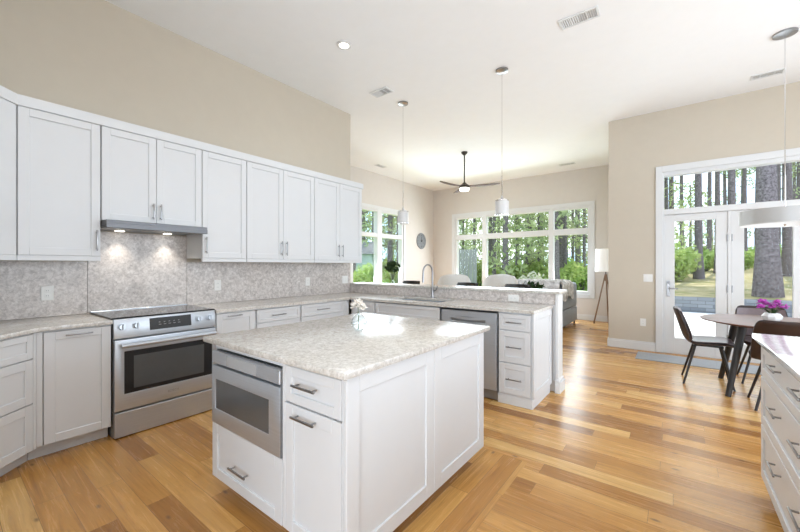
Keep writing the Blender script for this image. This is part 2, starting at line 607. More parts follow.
struct('wall_side', MB().box(3.50, 3.65, -3.15, 0.5, 0, H).box(3.50, 3.65, 5.5, 6.80, 0, H)
       .box(3.50, 3.65, 0.5, 5.5, 0, 0.4).box(3.50, 3.65, 0.5, 5.5, 2.8, H), M['wall'], 'beige wall to the right of the camera', 'wall')
struct('wall_back', MB().box(-1.25, -0.65, -3.15, -3.0, 0, H).box(3.05, 3.50, -3.15, -3.0, 0, H)
       .box(-0.65, 3.05, -3.15, -3.0, 0, 0.4).box(-0.65, 3.05, -3.15, -3.0, 2.8, H), M['wall'], 'beige wall behind the camera', 'wall')
struct('wall_back_left', MB().box(-1.25, -1.10, -3.0, -0.65, 0, H), M['wall'], 'beige wall end behind the camera', 'wall')
struct('wall_kitchen_back', MB().box(-4.05, -1.25, -0.80, -0.65, 0, H), M['wall'], 'beige kitchen wall behind the camera', 'wall')

# unseen eave, added to keep direct sun off the floor inside the door
struct('added_sun_eave', MB().box(-0.73, 4.2, 6.95, 9.0, 3.72, 3.88), M['trim'], 'unseen white eave added to shade the glazed door', 'eave')


def base(name, segs):
    mb = MB()
    for (x0, x1, y0, y1) in segs:
        mb.box(x0, x1, y0, y1, 0.001, 0.115, 0.003)
        dx, dy = (0.004, 0) if (x1 - x0) < (y1 - y0) else (0, 0.004)
        mb.box(x0 + dx, x1 - dx, y0 + dy, y1 - dy, 0.115, 0.14, 0.004)
    return struct(name, mb, M['trim'], 'white painted baseboard', 'baseboard')


base('baseboard_far', [(-6.08, -0.90, 9.683, 9.699)])
base('baseboard_right', [(-0.88, -0.245, 6.783, 6.799), (1.46, 3.48, 6.783, 6.799)])
base('baseboard_living_left', [(-6.099, -6.083, 4.02, 9.68)])
base('baseboard_living_right', [(-0.897, -0.881, 6.79, 9.68)])
base('baseboard_side', [(3.483, 3.499, -2.9, 6.78)])


def window(name, label, u0, u1, z0, z1, cols, rows, place, cas=0.09):
    """picture window: casing, mullion frames and a pane per opening; place(u,d,z) -> world (d towards the room)"""
    root = tag(empty(name), label, 'window', kind='structure')

    def bx(mb, a0, a1, d0, d1, c0, c1, bev=0.004):
        p, q = place(a0, d0, c0), place(a1, d1, c1)
        mb.box(min(p[0], q[0]), max(p[0], q[0]), min(p[1], q[1]), max(p[1], q[1]), min(p[2], q[2]), max(p[2], q[2]), bev)
    mb = MB()
    bx(mb, u0 - cas, u0 + .004, 0.001, 0.022, z0 - cas, z1 + cas)
    bx(mb, u1 - .004, u1 + cas, 0.001, 0.022, z0 - cas, z1 + cas)
    bx(mb, u0, u1, 0.001, 0.022, z1 - .004, z1 + cas)
    bx(mb, u0, u1, 0.001, 0.030, z0 - cas, z0 + .004)
    mb.build('window_casing', M['trim'], root)
    mb = MB()
    bx(mb, u0, cols[0][0], -0.14, -0.002, z0, z1)
    bx(mb, cols[-1][1], u1, -0.14, -0.002, z0, z1)
    for a, b in zip(cols, cols[1:]):
        bx(mb, a[1], b[0], -0.14, -0.002, z0, z1)
    for (a, b) in cols:
        bx(mb, a, b, -0.14, -0.004, z0, rows[0][0])
        bx(mb, a, b, -0.14, -0.004, rows[-1][1], z1)
        for r, s in zip(rows, rows[1:]):
            bx(mb, a, b, -0.14, -0.004, r[1], s[0])
    mb.build('window_frame', M['trim'], root)
    for (a, b) in cols:
        for (c, d) in rows:
            mb = MB()
            bx(mb, a, b, -0.080, -0.074, c, d, 0)
            mb.build('window_pane', M['pane'], root)
    return root


window('window_1', 'white framed living room window left of the clock', 6.06, 8.11, 0.725, 2.775,
       [(6.12, 7.00), (7.19, 8.04)], [(0.79, 2.06), (2.17, 2.72)], lambda u, d, z: (-6.10 + d, u, z))
window('window_2', 'wide white framed six pane window on the far living room wall', -5.33, -1.64, 0.63, 2.79,
       [(-5.27, -4.45), (-4.32, -2.61), (-2.49, -1.70)], [(0.70, 2.10), (2.25, 2.73)], lambda u, d, z: (u, 9.70 - d, z), 0.10)
window('added_window_3', 'added unseen window beside the camera', 0.51, 5.49, 0.41, 2.79,  # out of view, invented to bring side light into the room
       [(0.6, 2.1), (2.25, 3.75), (3.9, 5.4)], [(0.5, 2.1), (2.2, 2.72)], lambda u, d, z: (3.50 - d, u, z))
window('added_window_4', 'added unseen window behind the camera', -0.64, 3.04, 0.41, 2.79,  # out of view, invented to bring light in from behind
       [(-0.55, 1.1), (1.25, 2.95)], [(0.5, 2.1), (2.2, 2.72)], lambda u, d, z: (u, -3.0 + d, z))

# ---- the glazed double door with its transom
door = tag(empty('door_1', (0, 0, 0)), 'white glazed double door with a transom window onto the patio', 'door', kind='structure')
Yd = 6.80
mb = MB()
mb.box(DX0 - 0.075, DX0 + 0.01, Yd - 0.022, Yd - 0.001, 0.001, DZ + 0.085, 0.004)
mb.box(DX1 - 0.01, DX1 + 0.085, Yd - 0.022, Yd - 0.001, 0.001, DZ + 0.085, 0.004)
mb.box(DX0 + 0.01, DX1 - 0.01, Yd - 0.022, Yd - 0.001, DZ - 0.01, DZ + 0.085, 0.004)
mb.build('door_casing', M['trim'], door)
mb = MB()
mb.box(DX0 + .001, DX0 + 0.028, Yd, Yd + .14, 0.001, DZ - .001)
mb.box(DX1 - 0.028, DX1 - .001, Yd, Yd + .14, 0.001, DZ - .001)
mb.box(DX0 + .028, DX1 - .028, Yd, Yd + .14, 2.695, DZ - .001)
mb.box(DX0 + .028, DX1 - .028, Yd, Yd + .14, 2.10, 2.185, 0.004)
mb.box(0.583, 0.622, Yd + .02, Yd + .14, 0.02, 2.10)
mb.box(DX0 + .028, DX1 - .028, Yd + .03, Yd + .14, 0.001, 0.02)
mb.build('door_frame', M['trim'], door)
MB().box(DX0 + .028, DX1 - .028, Yd + .07, Yd + .076, 2.185, 2.695).build('transom_pane', M['pane'], door)
for (a, b, hx, sgn) in ((-0.141, 0.582, -0.09, 1), (0.623, 1.341, None, 1)):
    mb = MB()
    g0, g1 = a + 0.128, b - 0.128
    mb.box(a, g0, Yd + .03, Yd + .075, 0.022, 2.098, 0.003)
    mb.box(g1, b, Yd + .03, Yd + .075, 0.022, 2.098, 0.003)
    mb.box(g0, g1, Yd + .03, Yd + .075, 1.995, 2.098, 0.003)
    mb.box(g0, g1, Yd + .03, Yd + .075, 0.022, 0.235, 0.003)
    lf = mb.build('door_leaf', M['trim'], door)
    MB().box(g0, g1, Yd + .05, Yd + .056, 0.235, 1.995).build('door_pane', M['pane'], lf)
    if hx is not None:
        mb = MB().box(hx - .020, hx + .020, Yd + .018, Yd + .0295, 0.86, 1.10, 0.004)
        mb.cyl((hx, Yd + .02, 0.985), (hx, Yd - .035, 0.985), 0.010)
        mb.tube([(hx, Yd - .035, 0.985), (hx + .05, Yd - .037, 0.985), (hx + .115, Yd - .032, 0.983)], 0.009)
        mb.sphere((hx, Yd + .015, 1.07), 0.014)
        mb.build('door_handle', M['nickel'], lf)
    hxh = b - 0.004 if hx is not None else a + 0.004
    mb = MB()
    for z in (0.3, 1.0, 1.72):
        mb.cyl((hxh, Yd + .022, z - .05), (hxh, Yd + .022, z + .05), 0.007)
    mb.build('door_hinge', M['nickel'], lf)

# ------------------------------------------------------------------ cabinet parts


def shaker(mb, x0, x1, z0, z1, t=0.020, rail=0.058, rec=0.009):
    """front face at y=-t, back at y=0"""
    r = min(rail, (x1 - x0) * .3, (z1 - z0) * .27)
    b = 0.0025
    mb.box(x0, x0 + r, -t, 0, z0, z1, b)
    mb.box(x1 - r, x1, -t, 0, z0, z1, b)
    mb.box(x0 + r - .001, x1 - r + .001, -t, 0, z1 - r, z1, b)
    mb.box(x0 + r - .001, x1 - r + .001, -t, 0, z0, z0 + r, b)
    mb.box(x0 + r - .002, x1 - r + .002, -t + rec, -0.001, z0 + r - .002, z1 - r + .002)


def pull(mb, cx, cz, length, vert, y0):
    """bar pull standing off the face y0 (towards -y)"""
    a = length / 2
    if vert:
        mb.box(cx - .0055, cx + .0055, y0 - .034, y0 - .025, cz - a, cz + a, 0.003, 2)
        for s in (-.75, .75):
            mb.cyl((cx, y0 - .001, cz + a * s), (cx, y0 - .027, cz + a * s), 0.0045, seg=10)
    else:
        mb.box(cx - a, cx + a, y0 - .034, y0 - .025, cz - .0055, cz + .0055, 0.003, 2)
        for s in (-.75, .75):
            mb.cyl((cx + a * s, y0 - .001, cz), (cx + a * s, y0 - .027, cz), 0.0045, seg=10)


def cabinet(name, label, cat, loc, rz, w, d, z0, z1, fronts, toe=0.0, group=None, fill=None, toe_rec=0.075, rail=0.0, flush_toe=False, toe_ext=0.0, toe_pre=0.0):
    """front plane of the carcass is local y=0, doors sit in front of it; x along the width"""
    root = thing(name, label, cat, loc, rz, group)
    mb = MB()
    mb.box(0.001, w - 0.001, 0.0, d, z0 + toe, z1)
    if rail:
        mb.box(0.001, w - .001, -0.020, 0.012, z0 - rail, z0 + .001, 0.002)
    mb.build('carcass', M['cab'], root)
    if fill:
        for f in fill:
            MB().box(f[0], f[1], -0.020, -0.0005, f[2], f[3], 0.002).build('filler_panel', M['cab'], root)
    if toe:
        if flush_toe:
            MB().box(-0.004, w + 0.004, -0.012, d, z0 + .001, z0 + toe - .012, 0.003).box(0.0, w, -0.008, d, z0 + toe - .013, z0 + toe).build('toe_kick', M['cab'], root)
        else:
            MB().box(0.002 - toe_pre, w - .002 + toe_ext, toe_rec, d, z0 + .001, z0 + toe).build('toe_kick', M['cab'], root)
    for f in fronts:
        kind, x0, x1, a0, a1 = f[:5]
        mb = MB()
        shaker(mb, x0, x1, a0, a1, rail=f[6] if len(f) > 6 else 0.058)
        for v in mb.bm.verts:
            v.co.y -= 0.0015
        dr = mb.build(kind, M['cab'], root)
        for hnd in (f[5] or []):
            mb = MB()
            pull(mb, hnd[0], hnd[1], hnd[2], hnd[3], -0.0215)
            mb.build('handle', M['nickel'], dr)
    return root


G = 0.0015
R90 = radians(90)
XU = -3.6685      # carcass plane of the wall cabinets (door faces at -3.69+.0215)
UG = 'white shaker wall cabinets along the left wall'


def upper(name, label, y0, y1, z0, doors):
    w = y1 - y0
    fr = []
    for (a, b, hy, hz) in doors:
        fr.append(('door', a - y0 + G, b - y0 - G, z0 + 0.003, 2.457, [(hy - y0, hz, 0.165 if z0 < 1.5 else .14, True)]))
    return cabinet(name, label, 'cabinet', (XU - .0215, y0, 0), R90, w, 0.345, z0, 2.458, fr, rail=0.036 if z0 < 1.5 else 0.0)


upper('wall_cabinet', 'tall single door wall cabinet left of the range hood', 0.364, 0.829, 1.402, [(0.366, 0.827, 0.800, 1.53)])
upper('wall_cabinet', 'short two door wall cabinet directly above the range hood', 0.832, 1.606, 1.697,
      [(0.832, 1.219, 1.190, 1.805), (1.219, 1.606, 1.248, 1.805)])
upper('wall_cabinet', 'single door wall cabinet just right of the range hood', 1.609, 2.066, 1.402, [(1.609, 2.066, 1.640, 1.53)])
upper('wall_cabinet', 'middle two door wall cabinet over the counter right of the range', 2.069, 2.981, 1.402,
      [(2.069, 2.525, 2.490, 1.53), (2.525, 2.981, 2.560, 1.53)])
upper('wall_cabinet', 'two door wall cabinet at the window end of the row', 2.984, 3.862, 1.402,
      [(2.984, 3.423, 3.388, 1.53), (3.423, 3.862, 3.458, 1.53)])
# diagonal wall cabinet at the left picture edge
s2 = 2 ** -.5
Ld = 0.78
px_, py_ = XU - .0215, 0.352
cabinet('wall_cabinet', 'angled wall cabinet in the corner at the left edge of the photo', 'cabinet', (px_ + Ld * s2, py_ - Ld * s2, 0), radians(135), Ld, 0.25,
        1.402, 2.458, [('door', 0.05, Ld - 0.204, 1.405, 2.457, [(0.10, 1.53, 0.165, True)])], rail=0.036,
        fill=[(0.002, 0.046, 1.404, 2.457), (Ld - .20, Ld - .004, 1.404, 2.457)])
# flat crown board above the wall cabinets
mb = MB()
mb.prism([(px_ + .030, py_ + .012), (px_ + .030, 3.885), (-4.049, 3.885), (-4.049, -0.648), (-1.885, -0.648), (-1.885, -0.195), (px_ + .042 + Ld * s2, -0.195)][::-1], 2.459, 2.535, 0.004)
tag(mb.build('crown_board', M['cab']), 'flat white crown board running along the top of the wall cabinets', 'moulding')

# ------------------------------------------------------------------ range hood
hood = thing('range_hood', 'slim stainless range hood under the short wall cabinet', 'range hood', (-3.55, 0.834, 0), R90)
mb = MB().box(0.0, 0.770, 0.0, 0.484, 1.648, 1.694, 0.004)
mb.box(0.0, 0.770, -0.006, 0.010, 1.630, 1.672, 0.003)
mb.build('hood_body', M['hood_steel'], hood)
MB().box(0.02, 0.75, 0.012, 0.47, 1.640, 1.6475).build('filter_panel', M['steel_dk'], hood)
for x in (0.19, 0.57):
    MB().cyl((x, 0.40, 1.634), (x, 0.40, 1.640), 0.035).build('hood_lamp', M['lamp_warm'], hood)
for y in (0.834 + .19, 0.834 + .57):
    light('hood_spot', 'SPOT', (-3.95, y, 1.625), (0, radians(-8), 0), 9, (1, 0.93, 0.82), spot_size=radians(100), spot_blend=0.7, shadow_soft_size=0.03)

# ------------------------------------------------------------------ backsplash
BZ0, BZ1 = 0.9165, 1.366
def slab(name, label, mb, mat):
    return tag(mb.build(name, mat), label, 'backsplash')
slab('backsplash', 'mottled stone backsplash slab left of the range below the tall cabinet', MB().box(-4.049, -4.030, -0.4, 0.818, BZ0, BZ1 - .002), M['splash'])
slab('backsplash', 'mottled stone backsplash slab rising behind the range up to the hood', MB().box(-4.049, -4.030, 0.8215, 1.612, 0.90, 1.629), M['splash'])
slab('backsplash', 'mottled stone backsplash slab right of the range below the cabinets', MB().box(-4.049, -4.030, 1.6155, 3.975, BZ0, BZ1 - .002), M['splash'])

# ------------------------------------------------------------------ base cabinets on the left wall
XB = -3.4315
BD = 0.60
TOE = 0.10
Z1 = 0.884


def based(name, label, y0, y1, fronts, fill=None, toe_pre=0.0):
    fr = []
    for (k, a, b, c, d, hs) in fronts:
        fr.append((k, a - y0 + G, b - y0 - G, c, d, [(hy - y0, hz, L, v) for (hy, hz, L, v) in hs]))
    fl = [(a - y0, b - y0, c, d) for (a, b, c, d) in fill] if fill else None
    return cabinet(name, label, 'cabinet', (XB, y0, 0), R90, y1 - y0, BD, 0, Z1, fr, toe=TOE, fill=fl, toe_pre=toe_pre)


based('base_cabinet', 'white pull out base cabinet immediately left of the range', 0.430, 0.836, [('door', 0.462, 0.832, 0.105, 0.872, [(0.645, 0.842, 0.15, False)])],
      fill=[(0.428, 0.458, 0.105, 0.880)], toe_pre=0.032)
based('base_cabinet', 'white single door base cabinet immediately right of the range', 1.612, 2.022, [('door', 1.622, 2.015, 0.105, 0.872, [(1.79, 0.846, 0.15, False)])])
D3 = [(0.735, 0.872), (0.425, 0.730), (0.105, 0.420)]
based('drawer_cabinet', 'white drawer cabinet second to the right of the range', 2.025, 2.575,
      [('drawer', 2.032, 2.568, a, b, [(2.28, (a + b) / 2, 0.17, False)]) for a, b in D3])
based('drawer_cabinet', 'white drawer cabinet in the corner beside the peninsula', 2.578, 3.36,
      [('drawer', 2.586, 3.258, a, b, [(2.89, (a + b) / 2, 0.20, False)]) for a, b in D3], fill=[(3.262, 3.338, 0.105, 0.875)])
# diagonal base at the left edge of the photo
Lb = 0.74
cabinet('drawer_cabinet', 'angled white drawer cabinet in the left corner of the photo', 'cabinet', (XB + .009 + Lb * s2, 0.421 - Lb * s2, 0), radians(135), Lb, 0.40, 0, Z1,
        [('drawer', 0.06, Lb - 0.038, a, b, [(0.27, (a + b) / 2, 0.15, False)]) for a, b in ((0.715, 0.875), (0.418, 0.708), (0.105, 0.411))], toe=TOE, toe_ext=0.042,
        fill=[(Lb - .034, Lb - .010, 0.105, 0.880), (0.004, 0.056, 0.105, 0.880)])

cabinet('base_cabinet', 'white base cabinet on the short wall left of the photo frame', 'cabinet', (-1.90, -0.047, 0), radians(180), 0.985, 0.60, 0, Z1,
        [('door', 0.006, 0.465, 0.105, 0.872, [(0.42, 0.78, 0.15, True)]), ('door', 0.468, 0.925, 0.105, 0.872, [(0.51, 0.78, 0.15, True)])], toe=TOE)
cabinet('wall_cabinet', 'white wall cabinet on the short wall left of the photo frame', 'cabinet', (-1.90, -0.235, 0), radians(180), 1.20, 0.41, 1.402, 2.458,
        [('door', 0.004, 0.595, 1.405, 2.457, [(0.55, 1.53, 0.165, True)]), ('door', 0.598, 1.18, 1.405, 2.457, [(0.64, 1.53, 0.165, True)])], rail=0.036)
# worktops
mb = MB()
mb.prism([(-4.048, 0.836), (-4.048, -0.648), (-1.88, -0.648), (-1.88, -0.010), (-2.92, -0.010), (-3.385, 0.440), (-3.385, 0.836)], 0.885, 0.915, 0.004)
tag(mb.build('countertop', M['counter']), 'speckled stone countertop left of the range', 'countertop')
sx0, sx1, sy0, sy1 = -2.90, -2.10, 3.50, 3.875
mb = MB()
mb.box(-4.048, -3.385, 1.610, 3.335, 0.885, 0.915)
mb.box(-4.048, sx0, 3.335, 3.975, 0.885, 0.915)
mb.box(sx0, sx1, 3.335, sy0, 0.885, 0.915)
mb.box(sx0, sx1, sy1, 3.975, 0.885, 0.915)
mb.box(sx1, -1.022, 3.335, 3.975, 0.885, 0.915)
bmesh.ops.remove_doubles(mb.bm, verts=mb.bm.verts, dist=1e-4)
tag(mb.build('countertop', M['counter']), 'speckled L shaped stone countertop running from the range along the sink peninsula', 'countertop')

# ------------------------------------------------------------------ range
rg = thing('range', 'stainless electric slide in range under the hood', 'stove', (-3.39, 0.8425, 0), R90)
W = 0.760
MB().box(0.002, W - .002, 0.035, 0.632, 0.002, 0.912).build('range_body', M['steel_dk'], rg)
mb = MB().box(-0.012, W + .002 + .0, 0.012, 0.60, 0.917, 0.928, 0.003)
mb.build('cooktop', M['black_glass'], rg)
MB().box(-0.012, W, 0.600, 0.636, 0.917, 0.934, 0.003).build('cooktop_trim', M['steel'], rg)
mb = MB()   # burner marks printed on the glass
for (x, y, r) in ((0.20, 0.18, 0.10), (0.56, 0.18, 0.085), (0.20, 0.44, 0.075), (0.56, 0.44, 0.10), (0.38, 0.34, 0.06)):
    mb.lathe([(r, 0), (r + .004, 0)], (x, y, 0.9285), 36)
mb.build('burner_ring', M['slot'], rg)
mb = MB()   # slanted control panel
mb.prism([(0, 0), (0, 0)], 0, 0) if False else None
pts = [(-0.012, 0.768), (0.03, 0.768), (0.03, 0.916), (0.010, 0.916)]
b = bmesh.new()
f0 = [b.verts.new((0.0, y, z)) for y, z in pts]
f1 = [b.verts.new((W, y, z)) for y, z in pts]
b.faces.new(f0)
b.faces.new(f1[::-1])
for i in range(4):
    b.faces.new((f0[i], f1[i], f1[(i + 1) % 4], f0[(i + 1) % 4]))
bmesh.ops.recalc_face_normals(b, faces=b.faces)
bmesh.ops.bevel(b, geom=list(b.edges), offset=0.003, segments=2, affect='EDGES', profile=0.5)
mb.merge(b)
cp = mb.build('control_panel', M['steel'], rg)
sl = 0.022 / 0.148


def cpy(z):
    return -0.012 + (z - 0.768) * sl


b = bmesh.new()
q = [b.verts.new((x, cpy(z) - e, z)) for x, z, e in ((0.235, 0.806, .0015), (0.550, 0.806, .0015), (0.550, 0.900, .0015), (0.235, 0.900, .0015))]
f = b.faces.new(q)
r_ = bmesh.ops.extrude_face_region(b, geom=[f])
bmesh.ops.translate(b, vec=(0, 0.004, 0), verts=[v for v in r_['geom'] if isinstance(v, bmesh.types.BMVert)])
mb = MB()
mb.merge(b)
mb.build('display', M['black'], rg)
mb = MB()
for i in range(5):
    mb.box(0.30 + i * .036, 0.318 + i * .036, cpy(0.845) - .0030, cpy(0.845) - .0010, 0.842, 0.846)
    mb.box(0.30 + i * .036, 0.312 + i * .036, cpy(0.86) - .0030, cpy(0.86) - .0010, 0.861, 0.865)
mb.build('button_mark', M['slot'], rg)
for x in (0.049, 0.146, 0.613, 0.708):
    z = 0.856
    k = MB().cyl((x, cpy(z) + .002, z), (x, cpy(z) - .008, z + .001), 0.029, seg=28).cyl((x, cpy(z) - .006, z), (x, cpy(z) - .034, z + .003), 0.0245, 0.021, 28)
    k.box(x - .004, x + .004, cpy(z) - .042, cpy(z) - .030, z - .017, z + .023, .002)
    k.build('knob', M['steel'], rg)
mb = MB()
mb.frame(0.003, W - .003, 0.212, 0.757, 0.063, W - .034, 0.335, 0.665, -0.012, 0.034)
od = mb.build('oven_door', M['steel'], rg)
MB().box(0.060, W - .031, -0.009, 0.03, 0.330, 0.668).build('oven_glass', M['black_glass'], od)
MB().box(0.125, W - .105, -0.0105, -0.0085, 0.368, 0.622).build('oven_window', M['grey_glass'], od)
mb = MB().cyl((0.035, -0.055, 0.715), (W - .02, -0.055, 0.715), 0.0165, seg=18)
for x in (0.06, W - .045):
    mb.box(x - .012, x + .012, -0.052, -0.011, 0.706, 0.724, .003)
mb.build('oven_handle', M['steel'], od)
MB().box(0.003, W - .003, -0.010, 0.034, 0.008, 0.197, 0.004).build('warming_drawer', M['steel'], rg)


def letters(text, size, mat, parent, loc, rot, name='logo'):
    cu = bpy.data.curves.new('t', 'FONT')
    cu.body = text
    cu.size = size
    cu.extrude = 0.0004
    cu.align_x = 'CENTER'
    tmp = bpy.data.objects.new('t', cu)
    COL.objects.link(tmp)
    bpy.context.view_layer.update()
    me = bpy.data.meshes.new_from_object(tmp.evaluated_get(bpy.context.evaluated_depsgraph_get()))
    bpy.data.objects.remove(tmp)
    me.materials.clear()
    me.materials.append(mat)
    me.name = name
    o = bpy.data.objects.new(name, me)
    COL.objects.link(o)
    o.parent = parent
    o.location = loc
    o.rotation_euler = rot
    return o


letters('BOSCH', 0.026, M['silver_mark'], od, (0.405, -0.0128, 0.268), (R90, 0, 0))

# ------------------------------------------------------------------ peninsula
YP = 3.3715
half = MB().box(-4.05, -1.0, 4.0, 4.12, 0.001, 1.0285)
struct('wall_peninsula', half, M['wall_pale'], 'low wall behind the sink carrying the raised bar', 'wall')
mb = MB().box(-0.999, -0.965, 3.965, 4.13, 0.001, 1.028, 0.004).box(-1.03, -0.999, 3.985, 3.9985, 0.12, 1.028)
mb.box(-0.999, -0.945, 3.945, 4.15, 0.001, 0.115, 0.004).box(-0.999, -0.953, 3.952, 4.142, 0.115, 0.145, 0.006)
o = struct('trim_1', mb, M['trim'], 'white post trim capping the end of the low bar wall', 'trim')
mb = MB().box(-4.045, -1.004, 3.978, 3.998, 0.9165, 1.0285)
slab('backsplash', 'low mottled stone backsplash strip behind the sink under the raised bar', mb, M['splash'])
mb = MB().box(-4.04, -0.952, 3.962, 4.285, 1.030, 1.060, 0.004)
tag(mb.build('stone_ledge', M['counter']), 'raised stone bar ledge above the sink backsplash', 'bar ledge')


def pen(name, label, x0, x1, fronts, **kw):
    fr = []
    for f in fronts:
        k, a, b, c, d, hs = f
        fr.append((k, a - x0 + G, b - x0 - G, c, d, [(hx - x0, hz, L, v) for (hx, hz, L, v) in hs]))
    return cabinet(name, label, 'cabinet', (x0, YP, 0), 0, x1 - x0, kw.pop('d', 0.60), 0, kw.pop('z1', Z1), fr, toe=TOE, **kw)


pen('base_cabinet', 'white corner base cabinet at the inner end of the peninsula', -3.398, -2.962, [('door', -3.33, -2.975, 0.105, 0.872, [])])
pen('sink_cabinet', 'white sink base cabinet with plain front under the sink', -2.959, -2.022,
    [('front_panel', -2.952, -2.030, 0.725, 0.872, []), ('door', -2.952, -2.492, 0.105, 0.718, [(-2.54, 0.62, 0.15, True)]),
     ('door', -2.490, -2.030, 0.105, 0.718, [(-2.44, 0.62, 0.15, True)])], z1=0.66)
ec = pen('drawer_cabinet', 'white three drawer cabinet at the free end of the peninsula', -1.372, -1.046,
         [('drawer', -1.364, -1.058, a, b, [(-1.208, (a + b) / 2, 0.15, False)]) for a, b in ((0.715, 0.868), (0.405, 0.708), (0.105, 0.398))],
         flush_toe=True, d=0.565)
# shaker end panel
mb = MB()
shaker(mb, 0.0, 0.585, 0.10, Z1, t=0.018, rail=0.065)
ep = mb.build('end_panel', M['cab'], ec)
ep.location = (0.3262 + .0015, 0.565 - 0.585, 0)
ep.rotation_euler = (0, 0, R90)

dw = thing('dishwasher', 'stainless dishwasher between the sink cabinet and the peninsula drawers', 'dishwasher', (-2.012, YP, 0))
W2 = 0.632
MB().box(0.002, W2 - .002, 0.0, 0.58, 0.012, 0.870).build('dishwasher_body', M['steel_dk'], dw)
mb = MB().box(0.006, W2 - .006, -0.024, -0.001, 0.105, 0.752, 0.004).box(0.006, W2 - .006, -0.024, -0.001, 0.800, 0.862, 0.004)
mb.box(0.006, 0.12, -0.024, -0.001, 0.75, 0.802).box(W2 - .12, W2 - .006, -0.024, -0.001, 0.75, 0.802)
dd = mb.build('dishwasher_door', M['steel'], dw)
MB().box(0.118, W2 - .118, -0.008, -0.0005, 0.748, 0.804).build('pocket_recess', M['steel_dk'], dd)
pts = [[(0.115 + (W2 - .23) * i / 14, -0.026 - 0.010 * sin(pi * i / 14), z - 0.012 * sin(pi * i / 14)) for i in range(15)] for z in (0.812, 0.796, 0.786)]
o = MB().grid(pts).build('pocket_handle', M['steel'], dd)
o.modifiers.new('t', 'SOLIDIFY').thickness = 0.006
MB().box(0.004, W2 - .004, 0.05, 0.075, 0.002, 0.100).build('toe_kick', M['black'], dw)
MB().box(0.004, W2 - .004, -0.006, -0.0005, 0.863, 0.8695).build('vent_gap', M['black'], dw)

snk = thing('sink', 'undermount stainless sink set into the peninsula countertop', 'sink', (0, 0, 0))
mb = MB()
a, b_, c, d_ = sx0 - .008, sx1 + .008, sy0 - .008, sy1 + .008
mb.box(a, b_, c, d_, 0.675, 0.680).box(a, a + .005, c, d_, 0.68, 0.8835).box(b_ - .005, b_, c, d_, 0.68, 0.8835)
mb.box(a, b_, c, c + .005, 0.68, 0.8835).box(a, b_, d_ - .005, d_, 0.68, 0.8835)
mb.build('basin', M['steel'], snk)
MB().cyl((-2.5, 3.69, 0.6805), (-2.5, 3.69, 0.684), 0.045).build('drain', M['chrome'], snk)

fc = thing('faucet', 'tall gooseneck chrome faucet behind the sink', 'faucet', (-2.485, 3.925, 0.9155))
MB().lathe([(0.0, 0), (0.029, 0), (0.029, 0.006), (0.022, 0.012), (0.018, 0.03), (0.018, 0.13), (0.012, 0.14), (0, 0.14)]).build('faucet_base', M['nickel'], fc)
path = [(0, 0, 0.12), (0, 0, 0.33)]
for i in range(1, 13):
    t = pi * i / 12
    path.append((-0.012 * (1 - cos(t)), -0.088 + 0.088 * cos(t), 0.33 + 0.095 * sin(t)))
path += [(-0.026, -0.178, 0.27), (-0.027, -0.180, 0.20)]
MB().tube(path, [0.0115] * (len(path) - 2) + [0.013, 0.015]).build('spout', M['nickel'], fc)
MB().cyl((0.012, 0, 0.09), (0.045, 0, 0.095), 0.011).tube([(0.045, 0, 0.095), (0.06, -.004, 0.11), (0.085, -.01, 0.155)], 0.006).build('lever', M['nickel'], fc)

# ------------------------------------------------------------------ wall plates


def plate(label, loc, rz, kind='outlet', w=0.075, h=0.118):
    r = thing('wall_outlet' if kind == 'outlet' else 'light_switch', label, 'outlet' if kind == 'outlet' else 'switch', loc, rz)
    MB().box(-w / 2, w / 2, -0.007, 0.0, -h / 2, h / 2, 0.003).build('cover_plate', M['plate'], r)
    n = max(1, round(w / 0.075)) if w > h * 0.7 or kind == 'switch' else 1
    mb = MB()
    if kind == 'switch':
        for i in range(n):
            cx = (i - (n - 1) / 2) * 0.046
            MB().box(cx - .016, cx + .016, -0.011, -0.0072, -.033, .033, .002).build('rocker', M['plate'], r)
    else:
        vert = h > w
        for s in (-1, 1):
            cx, cz = (0, s * .021) if vert else (s * .021, 0)
            sk = MB().box(cx - .015, cx + .015, -0.0095, -0.0072, cz - .015, cz + .015, .003).build('socket', M['plate'], r)
            for q in (-.006, .006):
                MB().box(cx + q - .0012, cx + q + .0012, -0.0101, -0.0096, cz - .005, cz + .005).build('slot', M['slot'], sk)
    return r


XS = -4.0295
plate('white outlet plate on the backsplash left of the range', (XS, 0.568, 1.107), R90)
plate('white outlet plate on the backsplash just right of the range', (XS, 1.928, 1.112), R90)
plate('white outlet plate on the backsplash under the last wall cabinets', (XS, 3.155, 1.110), R90)
plate('white double switch plate on the backsplash in the peninsula corner', (XS, 3.86, 1.115), R90, 'switch', 0.118)
plate('white sideways outlet on the low strip under the raised bar', (-1.445, 3.9775, 0.965), 0, 'outlet', 0.118, 0.075)
plate('white switch plate on the beige wall left of the glazed door', (-0.343, 6.7995, 1.135), 0, 'switch', 0.118)
plate('white outlet low on the beige wall left of the glazed door', (-0.407, 6.7995, 0.44), 0)

# ------------------------------------------------------------------ island
IX0, IX1, IY0, IY1 = -2.155, -1.055, 1.0215, 2.285
isl = thing('kitchen_island', 'white shaker kitchen island under the stone slab in the foreground', 'island', (IX0, IY0, 0))
IW, ID = IX1 - IX0, IY1 - IY0
mb = MB()
mb.box(0.0, IW, 0.0, ID, 0.10, 0.375)
mb.box(0.0, IW, 0.56, ID, 0.375, 0.884)
mb.box(0.705, IW, 0.0, 0.56, 0.375, 0.884)
mb.box(0.0, 0.012, 0.0, 0.56, 0.375, 0.884)
mb.box(0.012, 0.705, 0.0, 0.56, 0.848, 0.884)
mb.build('carcass', M['cab'], isl)
MB().box(0.07, IW - .07, 0.075, ID - .07, 0.001, 0.10).build('toe_kick', M['cab'], isl)


